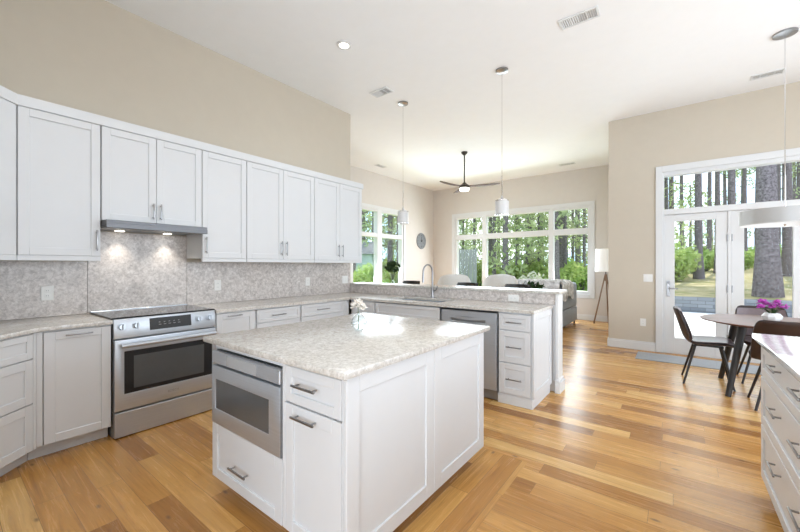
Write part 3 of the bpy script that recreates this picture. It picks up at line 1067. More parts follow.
def front(kind, x0, x1, z0, z1, hs):
    mb = MB()
    shaker(mb, x0 - IX0, x1 - IX0, z0, z1)
    for v in mb.bm.verts:
        v.co.y -= 0.0015
    o = mb.build(kind, M['cab'], isl)
    for (hx, hz, L) in hs:
        mb = MB()
        pull(mb, hx - IX0, hz, L, False, -0.0215)
        mb.build('handle', M['nickel'], o)


front('drawer', -2.152, -1.468, 0.105, 0.418, [(-1.83, 0.238, 0.17)])
front('drawer', -1.440, -1.066, 0.703, 0.868, [(-1.277, 0.797, 0.16)])
front('door', -1.440, -1.066, 0.105, 0.695, [(-1.283, 0.655, 0.16)])
MB().box(-1.464 - IX0, -1.443 - IX0, -0.020, -0.0005, 0.105, 0.882, .002).box(-1.062 - IX0, IX1 - IX0 + .0, -0.020, -0.0005, 0.105, 0.882, .002).build('stile', M['cab'], isl)
for (y0, y1) in ((1.003, 1.655), (1.658, 2.287)):
    mb = MB()
    shaker(mb, 0, y1 - y0, 0.10, 0.882, t=0.018, rail=0.075)
    o = mb.build('side_panel', M['cab'], isl)
    o.location = (IW + 0.001, y0 - IY0, 0)
    o.rotation_euler = (0, 0, R90)
mb = MB().prism([(-2.195, 0.965), (-1.010, 0.965), (-1.010, 2.335), (-2.195, 2.335)], 0.885, 0.915, 0.005)
tag(mb.build('countertop', M['counter']), 'large speckled stone slab on the kitchen island', 'countertop')

mw = thing('microwave_drawer', 'stainless microwave drawer built into the front of the island', 'microwave', (-2.140, IY0, 0))
WM = 0.668
MB().box(0.004, WM - .004, 0.002, 0.54, 0.430, 0.838).build('microwave_body', M['steel_dk'], mw)
mb = MB().box(0.0, WM, -0.030, -0.0005, 0.768, 0.838, 0.004)
p_ = mb.build('control_panel', M['steel'], mw)
MB().box(0.17, 0.47, -0.0315, -0.0295, 0.776, 0.830).build('display', M['display'], p_)
mb = MB()
mb.frame(0.0, WM, 0.425, 0.757, 0.044, WM - .091, 0.512, 0.680, -0.030, -0.0005)
md = mb.build('drawer_front', M['steel'], mw)
MB().box(0.040, WM - .087, -0.027, -0.002, 0.508, 0.684).build('window_glass', M['grey_glass'], md)
MB().box(WM + .001, WM + .006, -0.026, -0.0005, 0.425, 0.838).build('side_trim', M['steel_dk'], mw)

# vase with white flower on the island
vx, vy = -1.60, 1.655
vs = thing('glass_vase', 'small round clear glass bud vase on the island slab', 'vase', (vx, vy, 0.9155))
prof = [(0.0, 0.001), (0.022, 0.001), (0.030, 0.006), (0.046, 0.026), (0.052, 0.050), (0.046, 0.076), (0.030, 0.093), (0.017, 0.102), (0.015, 0.112), (0.019, 0.120)]
MB().lathe(prof).build('vase_body', M['vase'], vs)
MB().lathe([(0.0, 0.0), (0.024, 0.0), (0.024, 0.004), (0.0, 0.004)], (0, 0, 0.0)).build('vase_foot', M['pot'], vs)
fl = thing('cut_flower', 'cream white blossoms on a thin stem in the bud vase', 'flower', (vx, vy, 0.9155))
MB().tube([(0.006, -0.012, 0.010), (-0.002, 0.0, 0.10), (-0.010, 0.003, 0.13), (-0.005, 0.0, 0.165)], 0.0028, 8).build('stem', M['stem'], fl)


def blossom(c, r, n, mat, parent, seed, name='blossom'):
    rnd = random.Random(seed)
    mb = MB()
    for i in range(n):
        az = 2 * pi * i / 7 + rnd.uniform(-.3, .3)
        el = rnd.uniform(-0.3, 1.3)
        d = Vector((cos(az) * cos(el), sin(az) * cos(el), sin(el)))
        rot = d.to_track_quat('Z', 'Y').to_matrix().to_4x4()
        mb.sphere(Vector(c) + d * r * .6, r * .48, (0.75, 0.28, 1.0), 1, rot)
    return mb.build(name, mat, parent, 80)


for i, (dx, dy, dz, r) in enumerate(((-0.028, -0.012, 0.150, 0.032), (0.024, 0.010, 0.145, 0.032), (-0.004, 0.0, 0.172, 0.034), (0.036, -.02, 0.165, .026), (-.042, .015, .17, .026))):
    blossom((dx, dy, dz), r, 18, M['petal'], fl, i)

# vase on the bar
bv = thing('glass_vase', 'slim clear glass vase on the bar ledge near the kitchen corner', 'vase', (-3.28, 4.10, 1.0605))
MB().lathe([(0, 0.001), (0.030, 0.001), (0.026, 0.012), (0.018, 0.05), (0.028, 0.11), (0.045, 0.15)]).build('vase_body', M['vase'], bv)
bq = thing('greenery_bunch', 'dark green leafy bunch standing in the slim bar vase', 'greenery', (-3.28, 4.10, 1.0605))


def leaf_clump(mb, c, r, n, size, rnd, flat=1.0, up=0.0):
    for i in range(n):
        while True:
            p = Vector((rnd.uniform(-1, 1), rnd.uniform(-1, 1), rnd.uniform(-1, 1)))
            if p.length <= 1:
                break
        p.z *= flat
        q = Vector(c) + p * r
        n_ = Vector((rnd.gauss(0, 1), rnd.gauss(0, 1), rnd.gauss(0, 1) + up)).normalized()
        a = n_.orthogonal().normalized()
        a.rotate(Matrix.Rotation(rnd.uniform(0, 2 * pi), 3, n_))
        b = n_.cross(a)
        s = size * rnd.uniform(.6, 1.3)
        v = [mb.bm.verts.new(q + a * (-s)), mb.bm.verts.new(q + b * s * .42 + n_ * s * .1), mb.bm.verts.new(q + a * s), mb.bm.verts.new(q - b * s * .42 + n_ * s * .1)]
        mb.bm.faces.new(v)


rnd = random.Random(3)
mb = MB()
leaf_clump(mb, (0, 0, 0.255), 0.11, 130, 0.035, rnd, 0.75)
mb.build('leaves', M['plant'], bq, recalc=False)
mb = MB()
for i in range(7):
    a = 2 * pi * i / 7
    mb.tube([(0.004 * cos(a), 0.004 * sin(a), 0.012), (0.012 * cos(a), 0.012 * sin(a), 0.12), (0.07 * cos(a), 0.07 * sin(a), 0.24)], 0.0025, 6)
mb.build('stem', M['stem'], bq)

# ------------------------------------------------------------------ sideboard at the right
sb = thing('sideboard_cabinet', 'long white drawer cabinet at the right edge of the photo', 'cabinet', (0.4165, 2.955, 0), -R90)
SW = 2.70
MB().box(0.0, SW, 0.0, 0.58, 0.10, 0.884).build('carcass', M['cab'], sb)
MB().box(0.02, SW - .02, 0.075, 0.55, 0.001, 0.10).build('toe_kick', M['cab'], sb)
for (x0, x1, hs) in ((0.006, 1.346, (0.455, 0.895)), (1.352, 2.694, (1.80, 2.24))):
    for (a, b) in ((0.695, 0.872), (0.415, 0.688), (0.105, 0.408)):
        mb = MB()
        shaker(mb, x0, x1, a, b)
        for v in mb.bm.verts:
            v.co.y -= 0.0015
        dr = mb.build('drawer', M['cab'], sb)
        for hx in hs:
            mb = MB()
            pull(mb, hx, {0.695: 0.825, 0.415: 0.61, 0.105: 0.335}[a], 0.17, False, -0.0215)
            mb.build('handle', M['nickel'], dr)
mb = MB().prism([(0.372, 0.235), (1.02, 0.235), (1.02, 3.075), (0.372, 3.075)], 0.885, 0.915, 0.004)
tag(mb.build('countertop', M['white_quartz']), 'pale glossy stone top on the drawer cabinet at the right edge', 'countertop')

# ------------------------------------------------------------------ dining set
TX, TY = 0.80, 5.30
tb = thing('dining_table', 'round dark wood dining table with splayed black legs', 'table', (TX, TY, 0))
MB().lathe([(0, 0.722), (0.50, 0.722), (0.575, 0.738), (0.585, 0.746), (0.580, 0.751), (0, 0.751)], seg=64).build('tabletop', M['table'], tb)
for a in (45, 135, 225, 315):
    c_, s_ = cos(radians(a)), sin(radians(a))
    mb = MB()
    p0, p1 = Vector((c_ * .535, s_ * .535, 0.001)), Vector((c_ * .36, s_ * .36, 0.7215))
    mb.cyl(p0, p1, 0.024, 0.036, 16)
    mb.build('leg', M['blackwood'], tb)


def dining_chair(label, x, y, rz):
    """faces local +x"""
    r = thing('dining_chair', label, 'chair', (x, y, 0), rz, 'dining chairs round the table')
    prof = [(0.46, 0.425), (0.44, 0.450), (0.38, 0.463), (0.28, 0.462), (0.18, 0.455), (0.10, 0.452), (0.045, 0.470), (0.012, 0.515),
            (-0.008, 0.580), (-0.030, 0.660), (-0.055, 0.745), (-0.075, 0.815), (-0.084, 0.845)]
    wid = [0.17, 0.195, 0.215, 0.225, 0.228, 0.230, 0.232, 0.235, 0.235, 0.232, 0.226, 0.215, 0.185]

    def shell(off):
        pts = []
        for i, ((a, z), w) in enumerate(zip(prof, wid)):
            t = i / (len(prof) - 1)
            row = []
            for j in range(11):
                u = (j - 5) / 5
                back = max(0, min(1, (t - .42) / .2))
                lift = 0.020 * abs(u) ** 2.5 * (1 - back)
                fwd = 0.060 * abs(u) ** 2.2 * back * (1 - .5 * max(0, t - .7) / .3)
                row.append((a + fwd + off * (1 if back > .5 else 0), u * w, z + lift + off * (0 if back > .5 else 1)))
            pts.append(row)
        return pts
    o = MB().grid(shell(0)).build('seat_shell', M['leather'], r, 80)
    m = o.modifiers.new('thick', 'SOLIDIFY')
    m.thickness = 0.026
    m.offset = 0
    s_ = o.modifiers.new('sub', 'SUBSURF')
    s_.levels = s_.render_levels = 1
    pad = [[Vector((q[0], q[1] * .93, q[2])) for q in row] for row in shell(0.0165)[1:-1]]
    o = MB().grid(pad).build('seat_pad', M['leather_in'], r, 80)
    m = o.modifiers.new('thick', 'SOLIDIFY')
    m.thickness = 0.006
    m.offset = 0
    for (a, b, fa, fb) in ((0.11, -0.10, 0.00, -0.205), (0.11, 0.10, 0.00, 0.205), (0.33, -0.10, 0.425, -0.205), (0.33, 0.10, 0.425, 0.205)):
        MB().cyl((fa, fb, 0.001), (a, b, 0.440), 0.010, 0.014, 12).build('leg', M['blackwood'], r)
    MB().box(0.09, 0.35, -0.13, 0.13, 0.428, 0.438, .002).build('under_frame', M['blackwood'], r)
    return r


dining_chair('brown leather dining chair with black legs in front of the door, left of the table', 0.065, 5.355, 0.02)
dining_chair('dark leather dining chair behind the round table seen from its front', 0.80, 5.98, -R90)
dining_chair('dark leather dining chair nearest the white sideboard, its back to us', 0.785, 4.585, R90)

ptv = thing('flower_pot', 'small white faceted pot in the middle of the dining table', 'pot', (0.78, 5.22, 0.7515))
MB().lathe([(0, 0), (0.042, 0), (0.075, 0.038), (0.080, 0.062), (0.058, 0.092), (0.052, 0.095), (0.050, 0.080), (0, 0.078)], seg=9).build('pot_body', M['pot'], ptv, 15)
orc = thing('orchid', 'magenta orchid blooms in the white pot on the dining table', 'plant', (0.78, 5.22, 0.7515))
mb = MB()
for i, a in enumerate((20, 110, 200, 290)):
    c_, s_ = cos(radians(a)), sin(radians(a))
    mb.tube([(0, 0, 0.080), (0.03 * c_, 0.03 * s_, 0.14), (0.09 * c_, 0.09 * s_, 0.185)], 0.003, 6)
mb.build('stem', M['stem'], orc)
for i, (dx, dy, dz) in enumerate(((-0.09, -0.06, 0.15), (-0.03, 0.0, 0.175), (0.05, 0.02, 0.165), (0.10, 0.07, 0.15), (-0.05, 0.06, 0.19), (0.0, -0.05, 0.15), (-.08, -.02, .20), (.03, -.04, .20))):
    blossom((dx, dy, dz), 0.042, 12, M['orchid'], orc, 20 + i)
mb = MB()
for a in (0, 72, 144, 216, 288):
    c_, s_ = cos(radians(a)), sin(radians(a))
    mb.grid([[(c_ * (0.02 + .09 * t) - s_ * w * sin(pi * min(1, t + .15)), s_ * (0.02 + .09 * t) + c_ * w * sin(pi * min(1, t + .15)), 0.085 + 0.05 * sin(pi * t * .8)) for w in (-.016, 0, .016)] for t in (0, .25, .5, .75, .95)])
mb.build('leaves', M['plant'], orc, recalc=False)

dp = thing('drum_pendant', 'wide grey drum pendant lamp over the dining table', 'pendant lamp', (0.884, 5.295, 0))
MB().lathe([(0, 3.699), (0.095, 3.699), (0.092, 3.682), (0.03, 3.672), (0, 3.672)], seg=40).build('canopy', M['nickel'], dp)
MB().cyl((0, 0, 3.67), (0, 0, 2.25), 0.004).build('cord', M['chrome'], dp)
MB().cyl((0, 0, 2.25), (0, 0, 1.80), 0.007).build('rod', M['chrome'], dp)
MB().lathe([(0.338, 1.755), (0.342, 1.755), (0.342, 1.897), (0.338, 1.897), (0.338, 1.755)], seg=72).build('drum_shade', M['shade'], dp)
mb = MB()
for i in range(3):
    a = 2 * pi * i / 3 + .3
    mb.cyl((0.006 * cos(a), 0.006 * sin(a), 1.888), (0.338 * cos(a), 0.338 * sin(a), 1.888), 0.003, seg=8)
mb.build('spider', M['chrome'], dp)
MB().lathe([(0, 1.748), (0.336, 1.748), (0.336, 1.757), (0, 1.757)], seg=72).build('diffuser', M['opal'], dp)
MB().cyl((0, 0, 1.748), (0, 0, 1.735), 0.012, 0.006).build('finial', M['chrome'], dp)

mt = MB().box(-0.46, 0.92, 6.115, 6.62, 0.0005, 0.010, 0.003)
tag(mt.build('door_mat', M['mat']), 'long flat grey mat on the floor in front of the glazed door', 'mat')

# ------------------------------------------------------------------ ceiling things


def mini_pendant(label, x, y):
    r = thing('mini_pendant', label, 'pendant lamp', (x, y, 0), 0, 'mini pendants over the bar')
    MB().lathe([(0, 3.699), (0.075, 3.699), (0.073, 3.680), (0.03, 3.670), (0, 3.670)], seg=32).build('canopy', M['nickel'], r)
    MB().cyl((0, 0, 3.668), (0, 0, 2.38), 0.0035, seg=10).build('cord', M['chrome'], r)
    MB().cyl((0, 0, 2.42), (0, 0, 2.17), 0.007, seg=12).build('rod', M['chrome'], r)
    MB().lathe([(0, 2.175), (0.014, 2.175), (0.016, 2.150), (0.060, 2.128), (0.078, 2.122), (0.080, 2.108), (0, 2.108)], seg=32).build('shade_cap', M['chrome'], r)
    MB().lathe([(0.078, 2.108), (0.080, 2.106), (0.080, 1.945), (0.076, 1.940), (0, 1.940)], seg=32).build('glass_shade', M['opal'], r)
    MB().lathe([(0.0795, 1.938), (0.083, 1.938), (0.083, 1.948), (0.0805, 1.948)], seg=32).build('shade_ring', M['chrome'], r)
    return r


mini_pendant('mini pendant over the bar farther left, in front of the left window', -3.155, 4.184)
mini_pendant('mini pendant over the bar nearer the dishwasher, in front of the wide window', -1.671, 4.208)

fan = thing('ceiling_fan', 'three blade dark wood ceiling fan with a light in the living room', 'ceiling fan', (-3.50, 6.77, 0))
MB().lathe([(0, 3.699), (0.065, 3.699), (0.062, 3.67), (0.025, 3.635), (0, 3.635)], seg=28).build('canopy', M['bronze'], fan)
MB().cyl((0, 0, 3.64), (0, 0, 3.05), 0.014).build('downrod', M['bronze'], fan)
MB().lathe([(0, 3.06), (0.03, 3.06), (0.05, 3.03), (0.10, 3.00), (0.115, 2.975), (0.105, 2.945), (0, 2.945)], seg=36).build('motor', M['bronze'], fan)
MB().lathe([(0.098, 2.9445), (0.098, 2.905), (0.085, 2.890), (0, 2.885)], seg=36).build('light_lens', M['lamp'], fan)
for az in (12.5, 132.5, 252.5):
    pts = []
    for i in range(11):
        t = i / 10
        r = 0.09 + 0.63 * t
        w = 0.040 + 0.020 * sin(pi * min(1, t * 1.1)) - (0.03 * max(0, t - .85) / .15)
        row = []
        for s in (-1, 0, 1):
            tilt = radians(-4)
            row.append((r, s * w * cos(tilt) + 0.05 * t * t, 2.985 - 0.03 * t + 0.035 * t * t + s * w * sin(tilt)))
        pts.append(row)
    o = MB().grid(pts).build('blade', M['walnut'], fan, 60)
    o.rotation_euler = (0, 0, radians(az))
    m = o.modifiers.new('t', 'SOLIDIFY')
    m.thickness = 0.011

dl = thing('recessed_downlight', 'round recessed ceiling light above the wall cabinets', 'ceiling light', (-2.828, 2.697, 0))
MB().lathe([(0.052, 3.6995), (0.080, 3.6995), (0.078, 3.692), (0.054, 3.690), (0.052, 3.6995)], seg=36).build('trim_ring', M['trim'], dl)
MB().lathe([(0, 3.6985), (0.052, 3.6985), (0.048, 3.694), (0, 3.692)], seg=36).build('lens', M['lamp'], dl)
cans = [(-2.828, 2.697)]
for (x, y, lab) in ((-2.80, 0.75, 'added unseen fill downlight over the left counter, above the photo frame'),  # out-of-view copies of the downlight, added to fill the near kitchen
                    (-1.10, 0.75, 'added unseen fill downlight over the front of the island, above the photo frame'),
                    (0.60, 0.75, 'added unseen fill downlight over the sideboard, above the photo frame')):
    c = copy_tree(dl)
    c.location = (x, y, 0)
    c['label'] = lab
    cans.append((x, y))
for (x, y) in cans:
    light('downlight_beam', 'SPOT', (x, y, 3.68), (0, 0, 0), 42, (0.95, 0.97, 1.0), spot_size=radians(140), spot_blend=1.0, shadow_soft_size=0.05)  # beams of the visible downlight and of the added fill copies


def vent(label, x, y, rz, w, h, n):
    r = thing('ceiling_vent', label, 'vent', (x, y, H), rz)
    mb = MB()
    f = 0.022
    mb.box(-w / 2, -w / 2 + f, -h / 2, h / 2, -.010, -.0005, .002).box(w / 2 - f, w / 2, -h / 2, h / 2, -.010, -.0005, .002)
    mb.box(-w / 2 + f, w / 2 - f, -h / 2, -h / 2 + f, -.010, -.0005, .002).box(-w / 2 + f, w / 2 - f, h / 2 - f, h / 2, -.010, -.0005, .002)
    for q in (-.17, .17):
        mb.box(q * w * 1.2 - .004, q * w * 1.2 + .004, -h / 2 + f, h / 2 - f, -.009, -.001)
    mb.build('vent_frame', M['vent'], r)
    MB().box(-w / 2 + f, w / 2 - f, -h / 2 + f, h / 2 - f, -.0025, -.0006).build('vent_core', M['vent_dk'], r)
    mb = MB()
    for i in range(n):
        cx = -w / 2 + f + (w - 2 * f) * (i + .5) / n
        b = bmesh.new()
        bmesh.ops.create_cube(b, size=1)
        mb.merge(b, Matrix.Translation((cx, 0, -.006)) @ Matrix.Rotation(radians(40 if cx > 0 else -40), 4, 'Y') @ Matrix.Diagonal((.0085, h - 2 * f, .0012, 1)))
    mb.build('vent_slats', M['vent'], r)
    return r


vent('white ceiling vent nearest the camera at the top middle', -0.735, 3.773, 0, 0.34, 0.17, 16)
vent('white ceiling vent near the edge of the kitchen wall', -3.19, 3.74, 0.0, 0.30, 0.17, 16)
vent('white ceiling vent in front of the glazed door', 0.90, 6.30, 0, 0.30, 0.15, 16)
vent('small ceiling vent in the far left of the living room', -5.57, 6.51, R90, 0.30, 0.15, 14)
vent('small ceiling vent close to the far window wall', -2.01, 9.03, 0, 0.34, 0.15, 14)

# ------------------------------------------------------------------ living room


def bar_stool(label, x, y):
    r = thing('bar_stool', label, 'bar stool', (x, y, 0), 0, 'dark bar stools behind the bar')
    MB().lathe([(0, 0.70), (0.15, 0.70), (0.185, 0.715), (0.185, 0.745), (0.16, 0.765), (0, 0.768)], seg=28).build('seat', M['leather'], r)
    for a in (45, 135, 225, 315):
        c_, s_ = cos(radians(a)), sin(radians(a))
        MB().cyl((c_ * .24, s_ * .24, 0.001), (c_ * .13, s_ * .13, 0.6995), 0.011, 0.015, 12).build('leg', M['blackwood'], r)
    MB().lathe([(0.196, 0.26), (0.208, 0.26), (0.208, 0.272), (0.196, 0.272), (0.196, 0.26)], seg=36).build('foot_ring', M['blackwood'], r)
    pts = []
    for z, k in ((0.76, .80), (0.84, .90), (0.92, .95), (1.00, 1.0), (1.05, .97), (1.085, .86)):
        row = []
        for i in range(15):
            a = radians(90 + (i - 7) * 8.0 * k)
            row.append((0.20 * cos(a), 0.20 * sin(a) + 0.02 * (z - .76) / .3, z))
        pts.append(row)
    o = MB().grid(pts).build('backrest', M['blackwood'], r, 60)
    m = o.modifiers.new('t', 'SOLIDIFY')
    m.thickness = 0.03
    m.offset = 0
    return r


bar_stool('dark bar stool nearest the kitchen corner, beside the greenery vase', -3.36, 4.52)
bar_stool('dark bar stool in the middle of the bar, right of the faucet', -2.36, 4.50)
bar_stool('dark bar stool nearest the free end of the bar', -1.64, 4.50)


def club_chair(label, x, y, rz):
    r = thing('armchair', label, 'armchair', (x, y, 0), rz, 'pale armchairs in the living room')
    # faces local +y, tall wrapped back at -y
    r.scale = (0.9, 0.9, 1.0)
    pts = []
    for z, k, rr in ((0.16, 1.0, .31), (0.45, 1.02, .325), (0.70, .98, .335), (0.92, .82, .335), (1.06, .66, .325), (1.14, .52, .315), (1.17, .40, .305)):
        row = []
        for i in range(19):
            a = radians(-90 + (i - 9) / 9 * 118 * k)
            row.append((rr * 1.04 * cos(a), rr * sin(a), z - (0.05 * abs((i - 9) / 9) ** 2 if z > .8 else 0)))
        pts.append(row)
    o = MB().grid(pts).build('backrest', M['cream'], r, 70)
    m = o.modifiers.new('t', 'SOLIDIFY')
    m.thickness = 0.07
    m.offset = 0
    s_ = o.modifiers.new('s', 'SUBSURF')
    s_.levels = s_.render_levels = 1
    MB().box(-0.26, 0.26, -0.22, 0.32, 0.30, 0.46, 0.05, 3).build('seat_cushion', M['cream'], r)
    MB().box(-0.25, 0.25, -0.22, 0.28, 0.15, 0.30, 0.02).build('seat_base', M['cream'], r)
    for sx in (-1, 1):
        for sy in (-.18, .22):
            MB().cyl((sx * .21, sy, 0.001), (sx * .19, sy, 0.152), 0.013, 0.02, 12).build('leg', M['blackwood'], r)
    return r


club_chair('pale upholstered armchair seen past the bar, nearer the clock', -3.43, 6.19, radians(35))
club_chair('pale upholstered armchair seen past the bar in front of the wide window', -2.70, 6.72, radians(25))

sofa = thing('sofa', 'grey fabric sofa beyond the end of the bar', 'sofa', (-2.30, 8.28, 0), 0)
SL = 0.83
MB().box(-0.45, 0.49, -SL, SL, 0.07, 0.40, 0.03, 3).build('sofa_base', M['sofa'], sofa)
MB().box(0.24, 0.49, -SL, SL, 0.38, 0.95, 0.07, 4).build('sofa_back', M['sofa'], sofa)
MB().box(-0.47, 0.30, -SL, -SL + .24, 0.38, 0.95, 0.07, 4).build('sofa_back', M['sofa'], sofa)
for s in (1,):
    MB().box(-0.45, 0.26, s * (SL - .10) - .10, s * (SL - .10) + .10, 0.38, 0.66, 0.05, 3).build('sofa_arm', M['sofa'], sofa)
for y in (-0.33, 0.33):
    y += .07
    MB().box(-0.46, 0.22, y - .29, y + .26, 0.402, 0.54, 0.05, 3).build('seat_cushion', M['sofa'], sofa)
for sx in (-.40, .44):
    for sy in (-.76, .76):
        MB().cyl((sx, sy, 0.001), (sx, sy, 0.075), 0.018, 0.024, 12).build('foot', M['blackwood'], sofa)
# throw over the sofa back
pts = []
rnd = random.Random(5)
prof = [(0.10, 0.60), (0.195, 0.66), (0.205, 0.85), (0.22, 0.96), (0.30, 0.990), (0.38, 0.995), (0.46, 0.985), (0.515, 0.93), (0.522, 0.80), (0.524, 0.70), (0.53, 0.62)]
for j in range(19):
    y = -0.80 + 0.95 * j / 18
    row = []
    cut = 7 + 3 * (0.5 + .5 * sin(j * .55))
    for i, (x, z) in enumerate(prof):
        w = 0.010 * sin(j * 1.9 + i * .7) + rnd.uniform(-.003, .003)
        if y < -0.54 and i < 4:
            z = 0.990
        drop = 0.0 if i < 7 else -0.05 * (sin(j * .5) - 0.5) * (i - 6) / 4
        row.append((x + (0.012 + abs(w) if i > 2 else -.012), y + 0.02 * sin(i * .9 + j), z + 0.012 + abs(w) + drop))
    pts.append(row)
mb = MB().grid(pts)
pts = []
for i in range(23):
    x = -0.36 + 0.88 * i / 22
    row = []
    for k, (y, z) in enumerate(((-0.855, 0.74), (-0.855, 0.85), (-0.850, 0.945), (-0.80, 0.985), (-0.72, 0.998), (-0.64, 0.985), (-0.575, 0.945), (-0.565, 0.83))):
        w = abs(0.026 * sin(i * 1.3 + k * .8))
        if x > 0.17 and k > 4:
            z = 0.992
        row.append((x, y - (.012 + w if k < 3 else -(.012 + w) if k > 5 else 0), z + .012 + w * 1.2 + .012 * (i / 22)))
    pts.append(row)
th = mb.grid(pts).build('throw_blanket', M['throw'], None, 80)
th.location = (-2.30, 8.28, 0)
m = th.modifiers.new('t', 'SOLIDIFY')
m.thickness = 0.012
m.offset = 1
tag(th, 'pale grey knitted throw draped over the sofa back', 'blanket')

lp = thing('floor_lamp', 'tripod floor lamp with white drum shade in the far corner', 'lamp', (-1.265, 9.36, 0))
for a in (205, 325, 85):
    c_, s_ = cos(radians(a)), sin(radians(a))
    MB().cyl((c_ * .25, s_ * .25, 0.001), (c_ * .02, s_ * .02, 1.10), 0.017, 0.014, 12).build('leg', M['teak'], lp)
MB().cyl((0, 0, 0.98), (0, 0, 1.13), 0.030).build('leg_hub', M['teak'], lp)
MB().cyl((0, 0, 1.13), (0, 0, 1.30), 0.010).build('stem', M['bronze'], lp)
MB().lathe([(0.215, 1.19), (0.220, 1.19), (0.212, 1.71), (0.207, 1.71), (0.215, 1.19)], seg=48).build('lamp_shade', M['linen'], lp)

ck = thing('wall_clock', 'round pewter grey clock on the living room wall', 'clock', (-6.0995, 8.99, 2.07), R90)
o = MB().lathe([(0, 0), (0.235, 0), (0.245, 0.012), (0.235, 0.025), (0.205, 0.022), (0, 0.018)], seg=48)
for v in o.bm.verts:
    v.co = Vector((v.co.x, -v.co.z, v.co.y))
o.build('clock_face', M['clock'], ck)
mb = MB()
for k in range(12):
    a = 2 * pi * k / 12
    p, q = Vector((0.155 * sin(a), -.022, 0.155 * cos(a))), Vector((0.190 * sin(a), -.023, 0.190 * cos(a)))
    mb.cyl(p, q, 0.005, seg=6)
mb.build('hour_mark', M['clock_dk'], ck)
mb = MB().cyl((0, -.018, 0), (0, -.030, 0), 0.028)
mb.cyl((0, -.027, 0), (0.085, -.027, 0.03), 0.006, 0.004, 8).cyl((0, -.029, 0), (-0.04, -.029, 0.13), 0.005, 0.003, 8)
mb.build('clock_hand', M['clock_dk'], ck)

pl = thing('planter', 'dark tall floor planter behind the bar beside the sofa', 'planter', (-1.90, 6.12, 0))
MB().lathe([(0, 0.001), (0.10, 0.001), (0.14, 0.72), (0.15, 0.74), (0.135, 0.74), (0.12, 0.66), (0, 0.66)], seg=28).build('planter_body', M['pot_dk'], pl)
lfp = thing('potted_plant', 'dark green leafy plant showing over the bar beside the throw', 'plant', (-1.90, 6.12, 0))
mb = MB()
leaf_clump(mb, (0, 0, 0.945), 0.19, 160, 0.055, random.Random(9), 0.65)
mb.build('leaves', M['plant'], lfp, recalc=False)
mb = MB()
for i in range(6):
    a = 2 * pi * i / 6
    mb.tube([(0.02 * cos(a), 0.02 * sin(a), 0.662), (0.05 * cos(a), 0.05 * sin(a), 0.80), (0.12 * cos(a), 0.12 * sin(a), 0.95)], 0.005, 6)
mb.build('stem', M['stem'], lfp)

# ------------------------------------------------------------------ outside
struct('ground_lawn', MB().box(-60, -0.9, 9.86, 60, -0.45, -0.12).box(-60, -6.26, -10, 9.86, -0.45, -0.12), M['lawn'], 'green lawn outside the living room', 'lawn')
struct('patio', MB().box(-0.7, 8, 6.96, 13.6, -0.30, -0.04), M['patio'], 'pale concrete patio outside the glazed door', 'patio')
mb = MB()
mb.grid([[(x, y, 0.34 + (y - 13.8) * 0.028 + 0.05 * sin(x * .9) * sin(y * .7)) for x in [(-0.89 + i * 1.6) for i in range(28)]] for y in [13.7 + 1.4 * j for j in range(44)]])
struct('ground_straw', mb, M['straw'], 'pine straw covered ground behind the stone wall', 'ground')
tag(MB().box(-0.88, 9.0, 13.61, 13.85, -0.30, 0.40, 0.01).build('garden_wall', M['stone']), 'low blue grey stone wall at the end of the patio', 'wall')


def tree_parts(seed, h, r, crown, leaves, size, lm, flare=1.5, low=0.3):
    rnd = random.Random(seed)
    mb = MB()
    path, rad = [], []
    for i in range(10):
        t = i / 9
        path.append((0.10 * sin(t * 3 + seed) * t, 0.10 * cos(t * 2.3 + seed) * t, -0.3 + (h + .3) * t))
        rad.append(r * ((1 - .55 * t) if i > 0 else flare))
    mb.tube(path, rad, 14)
    br = MB()
    for k in range(9):
        z = h * (low + (1 - low) * rnd.random())
        a = rnd.uniform(0, 2 * pi)
        L = crown * rnd.uniform(.5, .9)
        br.tube([(0, 0, z), (cos(a) * L * .5, sin(a) * L * .5, z + L * .18), (cos(a) * L, sin(a) * L, z + L * .25)], [r * .22, r * .13, r * .05], 7)
    lf = MB()
    n = 16
    for k in range(n):
        z = h * (low + (1.05 - low) * (k + .5) / n)
        rr = crown * (0.55 + .45 * sin(pi * min(1, (k + 2) / (n + 2))))
        a = rnd.uniform(0, 2 * pi)
        d = rnd.uniform(.25, .75) * rr
        leaf_clump(lf, (cos(a) * d, sin(a) * d, z), rr * .62, leaves // n, size, rnd, .6)
    return mb, br, lf


def make_tree(name, label, group, seed, h, r, crown, leaves, size, lm, low):
    root = thing(name, label, 'tree', (0, 0, 0), 0, group)
    a, b, c = tree_parts(seed, h, r, crown, leaves, size, lm, low=low)
    a.build('trunk', M['bark'], root, 60)
    b.build('branches', M['bark'], root, 60)
    c.build('foliage', lm, root, 180, recalc=False)
    return root


PG = 'tall pine trees beyond the glazed door'
BG = 'leafy trees beyond the living room windows'
pine = make_tree('pine_tree', 'tall bare trunked tree beyond the patio wall', PG, 1, 14.0, 0.19, 2.2, 1300, 0.16, M['needle'], 0.62)
broad = make_tree('leafy_tree', 'green leafy tree in the woods beyond the living room windows', BG, 2, 8.5, 0.15, 2.1, 1050, 0.15, M['leaf'], 0.10)
broad2 = make_tree('leafy_tree', 'green leafy tree in the woods beyond the living room windows', BG, 3, 12.0, 0.22, 2.3, 1050, 0.15, M['needle'], 0.22)
F_ = Vector((-sin(radians(37.5)), cos(radians(37.5)), 0))
R_ = Vector((cos(radians(37.5)), sin(radians(37.5)), 0))


def at(px, depth):
    return F_ * depth + R_ * ((px - 400) / 359.3 * depth)


def put(proto, first, x, y, z, s, rz, label=None, sz=None):
    o = proto if first else copy_tree(proto)
    o.location = (x, y, z)
    o.rotation_euler = (0, 0, rz)
    o.scale = (s, s, sz or s)
    if label:
        o['label'] = label
    return o


def gz(y):
    return 0.34 + (y - 13.8) * 0.028 - 0.05


